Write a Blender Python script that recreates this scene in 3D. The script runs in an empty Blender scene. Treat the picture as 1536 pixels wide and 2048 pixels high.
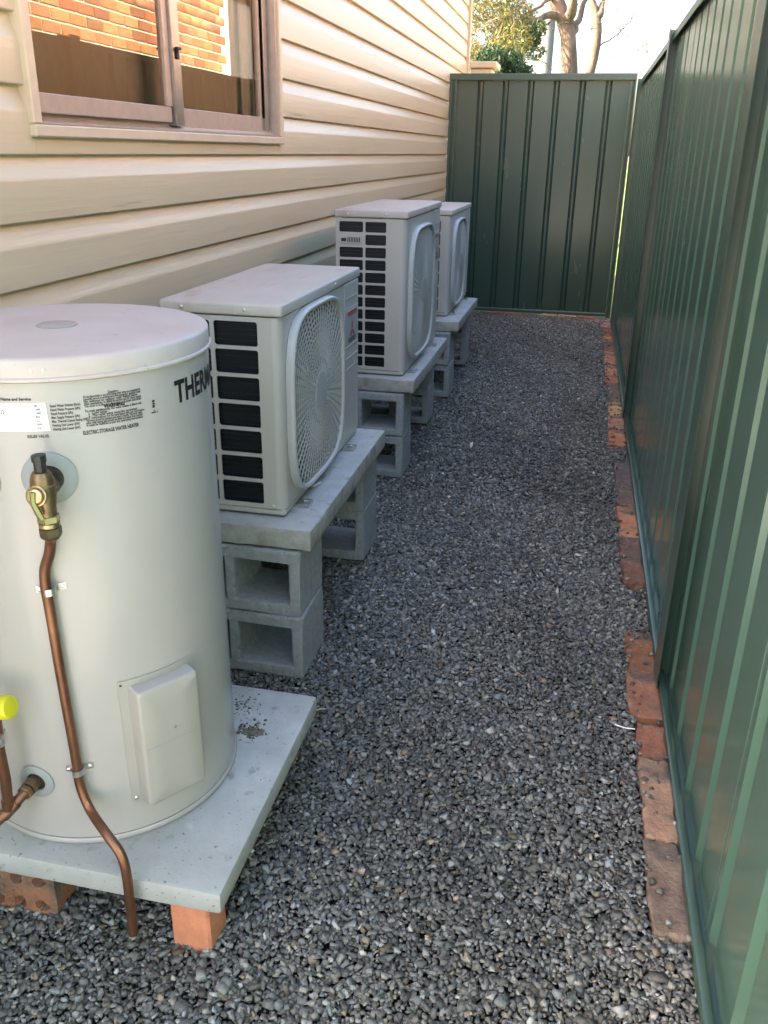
import bpy, bmesh, math, random
import numpy as np
from mathutils import Vector, Matrix
rnd = random.Random(7)
nr = np.random.default_rng(11)
S = bpy.context.scene
COL = S.collection
PI = math.pi

# ------------------------------------------------------------------ camera
CAMZ = 1.25
FPX = 1733.447
RM = np.array([[0.97671007, 0.0958218, -0.19197818],
               [0.21404159, -0.3727671, 0.90290137],
               [0.01495448, -0.92296418, -0.38459523]])
cam = bpy.data.cameras.new('camera')
camo = bpy.data.objects.new('camera', cam)
COL.objects.link(camo)
rx, dn, fw = RM[:, 0], RM[:, 1], RM[:, 2]
camo.matrix_world = Matrix(((rx[0], -dn[0], -fw[0], 0), (rx[1], -dn[1], -fw[1], 0), (rx[2], -dn[2], -fw[2], CAMZ), (0, 0, 0, 1)))
cam.sensor_fit = 'VERTICAL'
cam.sensor_height = 24
cam.lens = FPX / 2048 * 24
cam.clip_start = 0.02
cam.clip_end = 2000
S.camera = camo

# ------------------------------------------------------------------ world, sun, exposure
SUN_EL, SUN_AZ = math.radians(31), math.radians(248)      # azimuth clockwise from +Y
w = bpy.data.worlds.new('World')
S.world = w
w.use_nodes = True
sky = w.node_tree.nodes.new('ShaderNodeTexSky')
sky.sky_type = 'NISHITA'
sky.sun_disc = False
sky.sun_elevation = SUN_EL
sky.sun_rotation = SUN_AZ
sky.air_density = 1.0
sky.dust_density = 6.0
sky.ozone_density = 0.3
w.node_tree.links.new(sky.outputs[0], w.node_tree.nodes['Background'].inputs[0])
w.node_tree.nodes['Background'].inputs[1].default_value = 0.15
sl = bpy.data.lights.new('sun', 'SUN')
sl.energy = 4.5
sl.angle = math.radians(0.5)
sl.color = (1, 0.93, 0.82)
so = bpy.data.objects.new('sun', sl)
COL.objects.link(so)
sd = Vector((math.sin(SUN_AZ) * math.cos(SUN_EL), math.cos(SUN_AZ) * math.cos(SUN_EL), math.sin(SUN_EL)))
so.rotation_euler = sd.to_track_quat('Z', 'Y').to_euler()
so.location = sd * 30
S.view_settings.view_transform = 'Standard'
S.view_settings.look = 'None'
S.view_settings.exposure = 2.95
S.view_settings.gamma = 1
S.view_settings.use_curve_mapping = False
S.render.engine = 'CYCLES'

# ------------------------------------------------------------------ geometry helpers
def ray(px, py):
    return RM @ np.array([px - 768, py - 1024, FPX])
def onz(px, py, z):
    d = ray(px, py); t = (z - CAMZ) / d[2]; p = t * d; return (p[0], p[1], z)
def ony(px, py, y):
    d = ray(px, py); t = y / d[1]; p = t * d; return (p[0], y, p[2] + CAMZ)
HX, HY, HR = -.797, 1.25, .232       # heater axis and radius
HZ = .14
def oncyl(px, py, r=HR):
    d = ray(px, py)
    a = d[0]**2 + d[1]**2; b = 2 * (d[0] * -HX + d[1] * -HY); c = HX * HX + HY * HY - r * r
    t = (-b - math.sqrt(max(b * b - 4 * a * c, 0))) / 2 / a
    p = t * d
    return (p[0], p[1], p[2] + CAMZ)

class MB:
    def __init__(s): s.v = []; s.f = []; s.m = []; s.mi = 0
    def add(s, v, f):
        n = len(s.v); s.v += [tuple(p) for p in v]
        s.f += [tuple(i + n for i in q) for q in f]; s.m += [s.mi] * len(f)
    def box(s, x0, x1, y0, y1, z0, z1):
        s.add([(x0, y0, z0), (x1, y0, z0), (x1, y1, z0), (x0, y1, z0), (x0, y0, z1), (x1, y0, z1), (x1, y1, z1), (x0, y1, z1)],
              [(3, 2, 1, 0), (4, 5, 6, 7), (0, 1, 5, 4), (1, 2, 6, 5), (2, 3, 7, 6), (3, 0, 4, 7)])
    def bbox(s, x0, x1, y0, y1, z0, z1, b=.003, seg=1):
        bm = bmesh.new(); bmesh.ops.create_cube(bm, size=1)
        for v in bm.verts:
            v.co = Vector(((x0 + x1) / 2 + v.co.x * (x1 - x0), (y0 + y1) / 2 + v.co.y * (y1 - y0), (z0 + z1) / 2 + v.co.z * (z1 - z0)))
        bmesh.ops.bevel(bm, geom=bm.edges[:], offset=b, segments=seg, affect='EDGES', profile=.5)
        bm.verts.index_update()
        s.add([v.co[:] for v in bm.verts], [[v.index for v in f.verts] for f in bm.faces]); bm.free()
    def prism(s, poly, axis, a, b, cap=True):
        """poly: list of 2D points; extruded along axis from a to b"""
        n = len(poly)
        def P(p, t):
            return {'x': (t, p[0], p[1]), 'y': (p[0], t, p[1]), 'z': (p[0], p[1], t)}[axis]
        v = [P(p, a) for p in poly] + [P(p, b) for p in poly]
        f = [(i, (i + 1) % n, n + (i + 1) % n, n + i) for i in range(n)]
        if cap: f += [tuple(range(n))[::-1], tuple(range(n, 2 * n))]
        s.add(v, f)
    def strip(s, poly, axis, a, b):
        n = len(poly)
        def P(p, t):
            return {'x': (t, p[0], p[1]), 'y': (p[0], t, p[1]), 'z': (p[0], p[1], t)}[axis]
        s.add([P(p, a) for p in poly] + [P(p, b) for p in poly], [(i, i + 1, n + i + 1, n + i) for i in range(n - 1)])
    def tube(s, pts, r, n=8, cap=True):
        pts = [Vector(p) for p in pts]
        rr = r if hasattr(r, '__len__') else [r] * len(pts)
        up = None; rings = []
        for i, p in enumerate(pts):
            d = (pts[min(i + 1, len(pts) - 1)] - pts[max(i - 1, 0)]).normalized()
            if up is None:
                up = d.orthogonal().normalized()
            up = (up - d * up.dot(d)).normalized()
            sd_ = d.cross(up)
            rings.append([p + (up * math.cos(2 * PI * k / n) + sd_ * math.sin(2 * PI * k / n)) * rr[i] for k in range(n)])
        v = [q for g in rings for q in g]
        f = []
        for i in range(len(pts) - 1):
            for k in range(n):
                f.append((i * n + k, i * n + (k + 1) % n, (i + 1) * n + (k + 1) % n, (i + 1) * n + k))
        if cap: f += [tuple(range(n))[::-1], tuple((len(pts) - 1) * n + k for k in range(n))]
        s.add(v, f)
    def rev(s, prof, c=(0, 0, 0), axis=(0, 0, 1), n=32):
        """profile list of (r, h) revolved about axis through c"""
        ax = Vector(axis).normalized(); u = ax.orthogonal().normalized(); w_ = ax.cross(u); c = Vector(c)
        v = []; f = []
        for r, h in prof:
            for k in range(n):
                a = 2 * PI * k / n
                v.append(c + ax * h + (u * math.cos(a) + w_ * math.sin(a)) * r)
        for i in range(len(prof) - 1):
            for k in range(n):
                f.append((i * n + k, i * n + (k + 1) % n, (i + 1) * n + (k + 1) % n, (i + 1) * n + k))
        f += [tuple(range(n))[::-1], tuple((len(prof) - 1) * n + k for k in range(n))]
        s.add(v, f)
    def mesh(s, name, mats, smooth=0):
        me = bpy.data.meshes.new(name)
        me.from_pydata(s.v, [], s.f)
        for m in (mats if isinstance(mats, (list, tuple)) else [mats]): me.materials.append(m)
        if any(s.m): me.polygons.foreach_set('material_index', s.m)
        bm = bmesh.new(); bm.from_mesh(me); bmesh.ops.recalc_face_normals(bm, faces=bm.faces); bm.to_mesh(me); bm.free()
        if smooth:
            me.polygons.foreach_set('use_smooth', [True] * len(me.polygons))
            me.set_sharp_from_angle(angle=math.radians(smooth))
        return me
    def build(s, name, mats, parent=None, smooth=0, **k):
        return link(name, s.mesh(name, mats, smooth), parent, **k)

def link(name, me, parent=None, label=None, cat=None, group=None, kind=None, loc=None, rot=None):
    o = bpy.data.objects.new(name, me); COL.objects.link(o)
    if parent: o.parent = parent
    if loc: o.location = loc
    if rot: o.rotation_euler = rot
    if label: o['label'] = label
    if cat: o['category'] = cat
    if group: o['group'] = group
    if kind: o['kind'] = kind
    return o
def thing(name, label, cat, loc=(0, 0, 0), group=None, rot=None):
    return link(name, None, None, label, cat, group, None, loc, rot)
def setcol(o, c):
    o.color = (c[0], c[1], c[2], 1)
    return o
def copy_tree(o, parent=None):
    c = o.copy(); COL.objects.link(c); c.parent = parent
    for ch in list(o.children): copy_tree(ch, c)
    return c

# ------------------------------------------------------------------ material helpers
def mat(name, base=(.5, .5, .5), rough=.6, metal=0.0, var=0.0, vscale=20, bump=0.0, bscale=80, spec=.5, stretch=(1, 1, 1), objcol=False, attr=None, coat=0, spots=None, detail=6, rvar=0):
    m = bpy.data.materials.new(name); m.use_nodes = True
    nt = m.node_tree; N = nt.nodes; L = nt.links
    b = N['Principled BSDF']
    b.inputs['Roughness'].default_value = rough; b.inputs['Metallic'].default_value = metal
    b.inputs['Specular IOR Level'].default_value = spec
    if coat: b.inputs['Coat Weight'].default_value = coat; b.inputs['Coat Roughness'].default_value = .15
    tc = N.new('ShaderNodeTexCoord'); mp = N.new('ShaderNodeMapping'); mp.inputs['Scale'].default_value = stretch
    L.new(tc.outputs['Object'], mp.inputs[0])
    def noise(sc, det=detail, ro=.6):
        n = N.new('ShaderNodeTexNoise'); n.inputs['Scale'].default_value = sc; n.inputs['Detail'].default_value = det; n.inputs['Roughness'].default_value = ro
        L.new(mp.outputs[0], n.inputs['Vector']); return n.outputs['Fac']
    src = None
    if objcol:
        oi = N.new('ShaderNodeObjectInfo'); src = oi.outputs['Color']
    elif attr:
        at = N.new('ShaderNodeAttribute'); at.attribute_name = attr; src = at.outputs['Color']
    else:
        rg = N.new('ShaderNodeRGB'); rg.outputs[0].default_value = (*base, 1); src = rg.outputs[0]
    if var:
        mr = N.new('ShaderNodeMapRange'); mr.inputs['From Min'].default_value = .3; mr.inputs['From Max'].default_value = .7
        mr.inputs['To Min'].default_value = 1 - var; mr.inputs['To Max'].default_value = 1 + var
        L.new(noise(vscale), mr.inputs['Value'])
        mx = N.new('ShaderNodeMix'); mx.data_type = 'RGBA'; mx.blend_type = 'MULTIPLY'; mx.inputs[0].default_value = 1
        L.new(src, mx.inputs[6]); L.new(mr.outputs[0], mx.inputs[7]); src = mx.outputs[2]
    if spots:
        for (sc, lo, hi, col) in spots:
            rp = N.new('ShaderNodeMapRange'); rp.inputs['From Min'].default_value = lo; rp.inputs['From Max'].default_value = hi
            L.new(noise(sc, 4, .55), rp.inputs['Value'])
            mx = N.new('ShaderNodeMix'); mx.data_type = 'RGBA'
            L.new(rp.outputs[0], mx.inputs[0]); L.new(src, mx.inputs[6]); mx.inputs[7].default_value = (*col, 1); src = mx.outputs[2]
    L.new(src, b.inputs['Base Color'])
    if rvar:
        mr = N.new('ShaderNodeMapRange'); mr.inputs['From Min'].default_value = .3; mr.inputs['From Max'].default_value = .7
        mr.inputs['To Min'].default_value = rough - rvar; mr.inputs['To Max'].default_value = rough + rvar
        L.new(noise(9), mr.inputs['Value']); L.new(mr.outputs[0], b.inputs['Roughness'])
    if bump:
        bp = N.new('ShaderNodeBump'); bp.inputs['Strength'].default_value = 1; bp.inputs['Distance'].default_value = bump
        L.new(noise(bscale, 5), bp.inputs['Height']); L.new(bp.outputs[0], b.inputs['Normal'])
    return m

M = {}
M['siding'] = mat('siding_vinyl', (.575, .53, .37), .32, var=.06, vscale=6, spots=[(1.6, .55, .75, (.52, .47, .33)), (30, .70, .74, (.40, .33, .24))], bump=.0009, bscale=55, stretch=(1, .06, 1.6), spec=.5)
M['trim'] = mat('cream_trim', (.62, .55, .41), .4, var=.05, vscale=20)
M['alu'] = mat('brown_aluminium', (.47, .40, .34), .35, .3, var=.1, vscale=30)
M['alugrey'] = mat('grey_aluminium', (.36, .35, .35), .3, .8, var=.1, vscale=30)
M['rubber'] = mat('black_rubber', (.02, .02, .02), .5)
M['room'] = mat('room_paint', (.22, .18, .14), .9)
M['roomfloor'] = mat('room_carpet', (.12, .09, .07), .9)
M['curtain'] = mat('curtain_cloth', (.72, .70, .65), .9, var=.1, vscale=8)
M['roof'] = mat('roof_metal', (.2, .19, .18), .5)
M['found'] = mat('foundation_render', (.3, .28, .25), .9, var=.2, vscale=10, bump=.002)
M['green'] = mat('green_steel_shaded', (.033, .068, .052), .24, 0, var=.04, vscale=5, stretch=(1, 1, .25), spec=.6, rvar=.04, coat=.35, spots=[(22, .70, .76, (.10, .12, .09)), (3, .62, .8, (.045, .075, .055))])  # end fence copy of the steel, its shade painted in as a darker green
M['greenlit'] = mat('green_steel_lit', (.060, .118, .093), .24, 0, var=.04, vscale=5, stretch=(1, 1, .25), spec=.6, rvar=.04, coat=.35, spots=[(22, .70, .76, (.12, .15, .12)), (3, .62, .8, (.06, .105, .078))])  # same steel for the long fence, painted lighter as if better lit
M['green2'] = mat('green_fence_frame', (.042, .082, .062), .28, 0, var=.08, vscale=6, spec=.6)
M['acwhite'] = mat('ivory_powder_coat', (.46, .445, .415), .42, var=.045, vscale=9, bump=.00008, bscale=900)
M['aclid'] = mat('dusty_ivory_lid', (.49, .455, .42), .5, var=.06, vscale=7, stretch=(3, 1, 1), spots=[(5, .58, .74, (.42, .33, .27))])
M['acgrille'] = mat('ivory_plastic', (.42, .43, .42), .38)
M['dark'] = mat('dark_coil_and_shade', (.012, .014, .018), .35, .3)  # black coil; also paints the inside of the casing as shaded
M['fin'] = mat('coil_fin', (.035, .04, .048), .35, .6)
M['fan'] = mat('fan_plastic', (.012, .012, .013), .6)
M['heater'] = mat('heater_paint', (.39, .37, .365), .24, var=.035, vscale=3, bump=.0006, bscale=5)
M['heaterlid'] = mat('heater_lid_paint', (.50, .445, .425), .5, var=.05, vscale=9, spots=[(6, .5, .75, (.45, .385, .36)), (60, .68, .74, (.3, .25, .22))])
M['hcover'] = mat('heater_cover_plastic', (.35, .33, .31), .42, var=.02)
M['escut'] = mat('grey_rubber_washer', (.27, .29, .30), .5)
M['print'] = mat('black_print', (.012, .012, .014), .5)
M['printgrey'] = mat('grey_print', (.07, .07, .07), .5)
M['red'] = mat('red_print', (.48, .012, .02), .4)
M['sticker'] = mat('white_sticker', (.8, .8, .82), .35)
M['badge'] = mat('grey_badge', (.36, .37, .38), .35)
M['copper'] = mat('copper_pipe', (.21, .10, .062), .38, .75, var=.4, vscale=22, rvar=.12, stretch=(1, 1, .5))
M['copperdull'] = mat('dull_copper', (.20, .10, .07), .42, .7, var=.35, vscale=60)
M['brass'] = mat('brass', (.22, .15, .085), .40, .8, var=.3, vscale=90, bump=.0004, bscale=200)
M['brassbright'] = mat('bright_brass', (.42, .33, .19), .32, .9, var=.1)
M['brassdark'] = mat('dark_brass', (.10, .07, .04), .4, .6, var=.3, vscale=80)
M['zinc'] = mat('zinc_screw', (.6, .6, .58), .3, .9)
M['yellow'] = mat('yellow_plastic', (.62, .58, .02), .4)
M['slab'] = mat('concrete_slab', (.40, .41, .412), .75, var=.13, vscale=17, bump=.0012, bscale=120, spots=[(26, .62, .72, (.25, .25, .24)), (4, .48, .75, (.31, .315, .31)), (120, .66, .70, (.16, .16, .15)), (9, .64, .72, (.52, .53, .53))])
M['slabrough'] = mat('rough_concrete_edge', (.36, .36, .34), .9, var=.22, vscale=30, bump=.003, bscale=70, spots=[(18, .56, .7, (.26, .24, .19))])
M['block'] = mat('cinder_block', (.30, .32, .33), .95, var=.16, vscale=60, bump=.003, bscale=160, spots=[(150, .62, .72, (.10, .11, .12)), (9, .6, .8, (.22, .235, .24))])
M['brickobj'] = mat('clay_brick', rough=.92, objcol=True, var=.42, vscale=22, bump=.005, bscale=110, spots=[(11, .54, .68, (.11, .09, .075)), (34, .60, .72, (.28, .22, .17)), (70, .66, .72, (.03, .025, .02))])
M['brickclean'] = mat('clean_clay_brick', rough=.85, objcol=True, var=.12, vscale=40, bump=.0012, bscale=160, spots=[(110, .66, .74, (.18, .06, .035))])
M['wallbrick'] = mat('wall_brick', rough=.9, objcol=True, var=.2, vscale=14, bump=.002)
M['wallbrick2'] = mat('wall_brick_far', rough=.9, attr='col', var=.2, vscale=14)
M['mortar'] = mat('mortar', (.74, .68, .50), .95, var=.1, bump=.002)
M['stone'] = mat('gravel_stone', rough=.85, attr='col', var=.22, vscale=260, spec=.3, bump=.0008, bscale=500)
M['bed'] = mat('gravel_bed', (.014, .014, .015), .95, var=.5, vscale=150, bump=.006, bscale=150)
M['soil'] = mat('soil', (.10, .075, .05), .95, var=.3, vscale=4, bump=.02, bscale=20)
M['lawn'] = mat('lawn_grass', (.10, .15, .03), .9, var=.4, vscale=3, bump=.02, bscale=60)
M['bark'] = mat('tree_bark', (.125, .085, .062), .9, var=.5, vscale=7, stretch=(1, 1, .35), bump=.02, bscale=14, spots=[(5, .6, .7, (.13, .09, .07))])
M['barkdark'] = mat('twig_bark', (.15, .10, .065), .9, var=.3, vscale=9)
M['pole'] = mat('weathered_timber_pole', (.13, .127, .13), .85, var=.15, vscale=6, stretch=(1, 1, .1))
def leafmat(name, attr='col'):
    m = mat(name, attr='col', rough=.55, spec=.35)
    nt = m.node_tree; b = nt.nodes['Principled BSDF']; out = nt.nodes['Material Output']
    t = nt.nodes.new('ShaderNodeBsdfTranslucent'); mx = nt.nodes.new('ShaderNodeMixShader'); mx.inputs[0].default_value = .35
    nt.links.new(b.inputs['Base Color'].links[0].from_socket, t.inputs[0])
    nt.links.new(b.outputs[0], mx.inputs[1]); nt.links.new(t.outputs[0], mx.inputs[2]); nt.links.new(mx.outputs[0], out.inputs[0])
    return m
M['leaf'] = leafmat('leaf')
# window glass: real fresnel reflection over a clear pane
g = bpy.data.materials.new('window_glass'); g.use_nodes = True
N = g.node_tree.nodes; L = g.node_tree.links
for n_ in list(N):
    if n_.type != 'OUTPUT_MATERIAL': N.remove(n_)
fr = N.new('ShaderNodeFresnel'); fr.inputs[0].default_value = 1.75
tr = N.new('ShaderNodeBsdfTransparent'); tr.inputs[0].default_value = (.80, .79, .76, 1)
gl = N.new('ShaderNodeBsdfGlossy'); gl.inputs['Roughness'].default_value = 0.003; gl.inputs['Color'].default_value = (1, .98, .95, 1)
mx = N.new('ShaderNodeMixShader')
L.new(fr.outputs[0], mx.inputs[0]); L.new(tr.outputs[0], mx.inputs[1]); L.new(gl.outputs[0], mx.inputs[2])
L.new(mx.outputs[0], [n_ for n_ in N if n_.type == 'OUTPUT_MATERIAL'][0].inputs[0])
M['glass'] = g

# ------------------------------------------------------------------ SETTING: ground
mb = MB(); mb.box(-400, 400, -400, 800, -.6, -.06); mb.build('ground', M['soil'], kind='structure')
mb = MB(); mb.add([(-60, 7.60, -.04), (60, 7.60, -.04), (60, 120, -.04), (-60, 120, -.04)], [(0, 1, 2, 3)]); mb.build('lawn', M['lawn'], kind='structure')
mb = MB(); mb.add([(-1.2, -3, -.018), (.36, -3, -.018), (.36, 7.6, -.018), (-1.2, 7.6, -.018)], [(0, 1, 2, 3)]); mb.build('gravel_bed', M['bed'], kind='structure')

mb = MB(); mb.add([(-9, -9, -.03), (-1.21, -9, -.03), (-1.21, .02, -.03), (-9, .02, -.03)], [(0, 1, 2, 3)]); mb.add([(-1.209, -9, -.012), (.30, -9, -.012), (.30, .30, -.012), (-1.209, .30, -.012)], [(0, 1, 2, 3)]); mb.build('bounce_paving', mat('pale_bounce_paving', (.38, .36, .32), .9, var=.15, vscale=3), kind='structure')  # unseen pale paving behind the camera, added to bounce sunlight into the passage
# gravel: real stones, numpy built, one stuff object
ICO = None
def ico():
    bm = bmesh.new(); bmesh.ops.create_icosphere(bm, subdivisions=1, radius=1)
    bm.verts.index_update()
    v = np.array([q.co[:] for q in bm.verts]); f = np.array([[q.index for q in k.verts] for k in bm.faces]); bm.free(); return v, f
def cube12():
    v = np.array([(x, y, z) for x in (-1, 1) for y in (-1, 1) for z in (-1, 1)], float) * .72
    f = np.array([(0, 1, 3), (0, 3, 2), (4, 6, 7), (4, 7, 5), (0, 4, 5), (0, 5, 1), (2, 3, 7), (2, 7, 6), (0, 2, 6), (0, 6, 4), (1, 5, 7), (1, 7, 3)]); return v, f
def wedge():
    v, f = ico(); v = v.copy(); v[:, 2] = np.clip(v[:, 2], -.55, .5); v[:, 0] = np.clip(v[:, 0], -.8, .95); v[:, 1] = np.where(v[:, 1] > .4, .62, v[:, 1]); return v, f
def rocks(x, y, z, a, base, seed):
    r = np.random.default_rng(seed); n = len(x); V, F = base; k = len(V)
    P = V[None] + r.normal(0, .22, (n, k, 3))
    sc = np.stack([a * r.uniform(.95, 1.35, n), a * r.uniform(.65, 1.0, n), a * r.uniform(.38, .75, n)], 1)
    P = P * sc[:, None]
    ty = r.normal(0, .42, n); tz = r.uniform(0, 2 * PI, n); tx = r.normal(0, .42, n)
    c, s = np.cos(tx), np.sin(tx); P = np.stack([P[..., 0], P[..., 1] * c[:, None] - P[..., 2] * s[:, None], P[..., 1] * s[:, None] + P[..., 2] * c[:, None]], -1)
    c, s = np.cos(ty), np.sin(ty); P = np.stack([P[..., 0] * c[:, None] + P[..., 2] * s[:, None], P[..., 1], -P[..., 0] * s[:, None] + P[..., 2] * c[:, None]], -1)
    c, s = np.cos(tz), np.sin(tz); P = np.stack([P[..., 0] * c[:, None] - P[..., 1] * s[:, None], P[..., 0] * s[:, None] + P[..., 1] * c[:, None], P[..., 2]], -1)
    P += np.stack([x, y, z], 1)[:, None]
    FF = F[None] + (np.arange(n) * k)[:, None, None]
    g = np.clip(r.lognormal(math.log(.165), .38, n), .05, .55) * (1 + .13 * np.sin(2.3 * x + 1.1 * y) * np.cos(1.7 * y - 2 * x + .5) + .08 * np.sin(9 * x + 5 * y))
    hue = r.normal(0, 1, n)
    C = np.stack([g * (1.0 + .04 * hue), g * 1.01, g * (.97 - .04 * hue), np.ones(n)], 1)
    warm = r.random(n) < .03
    C[warm, :3] *= np.array([1.35, 1.1, .85])
    return P.reshape(-1, 3), FF.reshape(-1, 3), np.repeat(C, k, 0)
def npmesh(name, parts, m):
    off = 0; Vs = []; Fs = []; Cs = []
    for V, F, C in parts:
        Vs.append(V); Fs.append(F + off); Cs.append(C); off += len(V)
    V = np.concatenate(Vs); F = np.concatenate(Fs); C = np.concatenate(Cs)
    me = bpy.data.meshes.new(name)
    me.vertices.add(len(V)); me.vertices.foreach_set('co', V.astype(np.float32).ravel())
    k = F.shape[1]
    me.loops.add(F.size); me.loops.foreach_set('vertex_index', F.astype(np.int32).ravel())
    me.polygons.add(len(F)); me.polygons.foreach_set('loop_start', (np.arange(len(F)) * k).astype(np.int32))
    me.polygons.foreach_set('loop_total', np.full(len(F), k, np.int32))
    me.update(calc_edges=True)
    at = me.color_attributes.new('col', 'FLOAT_COLOR', 'POINT'); at.data.foreach_set('color', C.astype(np.float32).ravel())
    me.materials.append(m); me.validate(); return me
def hnoise(x, y):
    return (.0035 * np.sin(3.1 * x + 1.3 * y) + .003 * np.sin(7.3 * x - 4.1 * y + 1) + .0025 * np.sin(13 * y + 5 * x) + .002 * np.sin(23 * x + 17 * y + 2))
def field(x0, x1, y0, y1, sp, seed):
    r = np.random.default_rng(seed)
    X, Y = np.meshgrid(np.arange(x0, x1, sp), np.arange(y0, y1, sp)); X = X.ravel() + r.uniform(-.5, .5, X.size) * sp; Y = Y.ravel() + r.uniform(-.5, .5, Y.size) * sp
    Z = hnoise(X, Y) + r.uniform(-.0085, .0040, X.size)
    A = np.clip(r.lognormal(math.log(.0051), .30, X.size), .0027, .0105)
    keep = ~((X > .232) & (X < .315) & (((Y > 1.19) & (Y < 2.23)) | ((Y > 2.52) & (Y < 3.75)) | ((Y > 3.98) & (Y < 7.3))))
    keep |= (r.random(X.size) < .10)
    keep &= X < .30
    return X[keep], Y[keep], Z[keep] - .004, A[keep]
parts = []
x, y, z, a = field(-1.15, .31, .62, 3.2, .0067, 1); h = len(x) // 2; pm = np.random.default_rng(8).permutation(len(x)); i1, i2 = pm[:h], pm[h:]
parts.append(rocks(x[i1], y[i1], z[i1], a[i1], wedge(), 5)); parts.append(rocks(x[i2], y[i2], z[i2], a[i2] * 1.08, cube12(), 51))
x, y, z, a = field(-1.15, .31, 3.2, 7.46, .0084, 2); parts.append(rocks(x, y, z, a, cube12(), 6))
rb = np.random.default_rng(31); nn = 420
bx_, by_ = rb.uniform(.225, .30, nn), rb.uniform(1.1, 7.3, nn)
bx_ = np.where(rb.random(nn) < .5, rb.uniform(.218, .245, nn), bx_)
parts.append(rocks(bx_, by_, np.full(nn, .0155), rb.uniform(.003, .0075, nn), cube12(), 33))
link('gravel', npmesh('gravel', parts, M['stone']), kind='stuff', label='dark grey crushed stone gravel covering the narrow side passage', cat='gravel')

# ------------------------------------------------------------------ HOUSE with weatherboards
W = -1.12
house = thing('house', 'house side wall of cream horizontal weatherboards along the passage', 'house', (W, 2, 0))
def P_(o):   # keep world coordinates for children of an offset empty
    return o
def hpart(mb, name, m, smooth=0, parent=house, **k):
    o = mb.build(name, m, parent, smooth, **k)
    if parent is house: o.location = -Vector(house.location)
    return o
PITCH = .129
PROF = [(-.022, 0), (0, .0012), (.0014, .003), (.0014, .079), (.0004, .084), (-.003, .091), (-.0120, .119), (-.0135, .1285), (-.0135, .140), (-.022, .140)]
def board(y0, y1, z0, zmax=None):
    pr = []
    for dx, dz in PROF:
        if zmax and z0 + dz > zmax: dz = zmax - z0
        pr.append((W + dx, z0 + dz))
    m_ = MB(); m_.prism(pr, 'y', y0, y1); return m_
HY0, HY1 = 0.0, 8.42
WY0, WY1, WZ0, WZ1 = 1.745, 3.31, 1.278, 2.38
for k in range(-6, 14):
    z0 = .973 + PITCH * k
    spans = [(HY0, HY1, None)]
    if z0 + PITCH > WZ0 and z0 < WZ1:
        spans = [(HY0, WY0, None), (WY1, HY1, None)]
        if z0 < WZ0: spans.append((WY0 + .0005, WY1 - .0005, WZ0 - .002))
    for (a_, b_, zm) in spans:
        hpart(board(a_, b_, z0, zm), 'siding_board', M['siding'], 28)
# wall core with opening, room, roof
mb = MB()
x0, x1 = W - .12, W - .0245
mb.box(x0, x1, HY0, WY0, .15, 2.78); mb.box(x0, x1, WY1, HY1, .15, 2.78)
mb.box(x0, x1, WY0 + .0002, WY1 - .0002, .15, WZ0); mb.box(x0, x1, WY0 + .0002, WY1 - .0002, WZ1, 2.78)
hpart(mb, 'wall', M['trim'])
mb = MB(); mb.box(W - .15, W - .03, HY0, HY1, -.1, .149); hpart(mb, 'foundation', M['found'])
mb = MB()
X0, X1, Y0, Y1, Z0, Z1 = W - 3.6, W - .1205, HY0 + .2, HY1 - .2, .3, 2.7
mb.box(X0 - .1, X0, Y0, Y1, Z0, Z1); mb.box(X0, X1, Y0, Y0 + .1, Z0, Z1); mb.box(X0, X1, 4.6, 4.7, Z0, Z1); mb.box(X0 - .1, X1, Y0, Y1, Z1, Z1 + .06)
mb.box(X0, X1, .2, .3, Z0, Z1)
hpart(mb, 'interior_wall', M['room'])
mb = MB(); mb.box(X0, X1, Y0 + .1, Y1, Z0 - .1, Z0 - .001); hpart(mb, 'interior_floor', M['roomfloor'])
mb = MB(); mb.box(X0 - .12, W - .13, HY1 - .1, HY1 - .02, -.1, 2.7); mb.box(X0 - .12, W - .13, HY0, HY0 + .1, -.1, 2.7); mb.box(X0 - .25, X0 - .11, HY0, HY1, -.1, 2.7)
hpart(mb, 'wall', M['trim'])
mb = MB(); mb.prism([(W + .16, 2.80), (W + .16, 2.84), (W - 1.9, 3.45), (W - 4.0, 2.86), (W - 4.0, 2.80)], 'y', HY0 - .3, HY1 + .25)
rf = hpart(mb, 'roof', M['roof'])
gt = MB(); gt.prism([(W + .165, 2.76), (W + .265, 2.76), (W + .275, 2.855), (W + .265, 2.855), (W + .25, 2.775), (W + .18, 2.775), (W + .18, 2.85), (W + .165, 2.85)], 'y', HY0 - .3, HY1 + .25)
gt.build('gutter', M['trim'], rf)
mb = MB(); mb.bbox(W - .03, W + .022, HY1 + .001, HY1 + .05, .15, 2.79, .003); hpart(mb, 'corner_trim', M['trim'])

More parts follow.
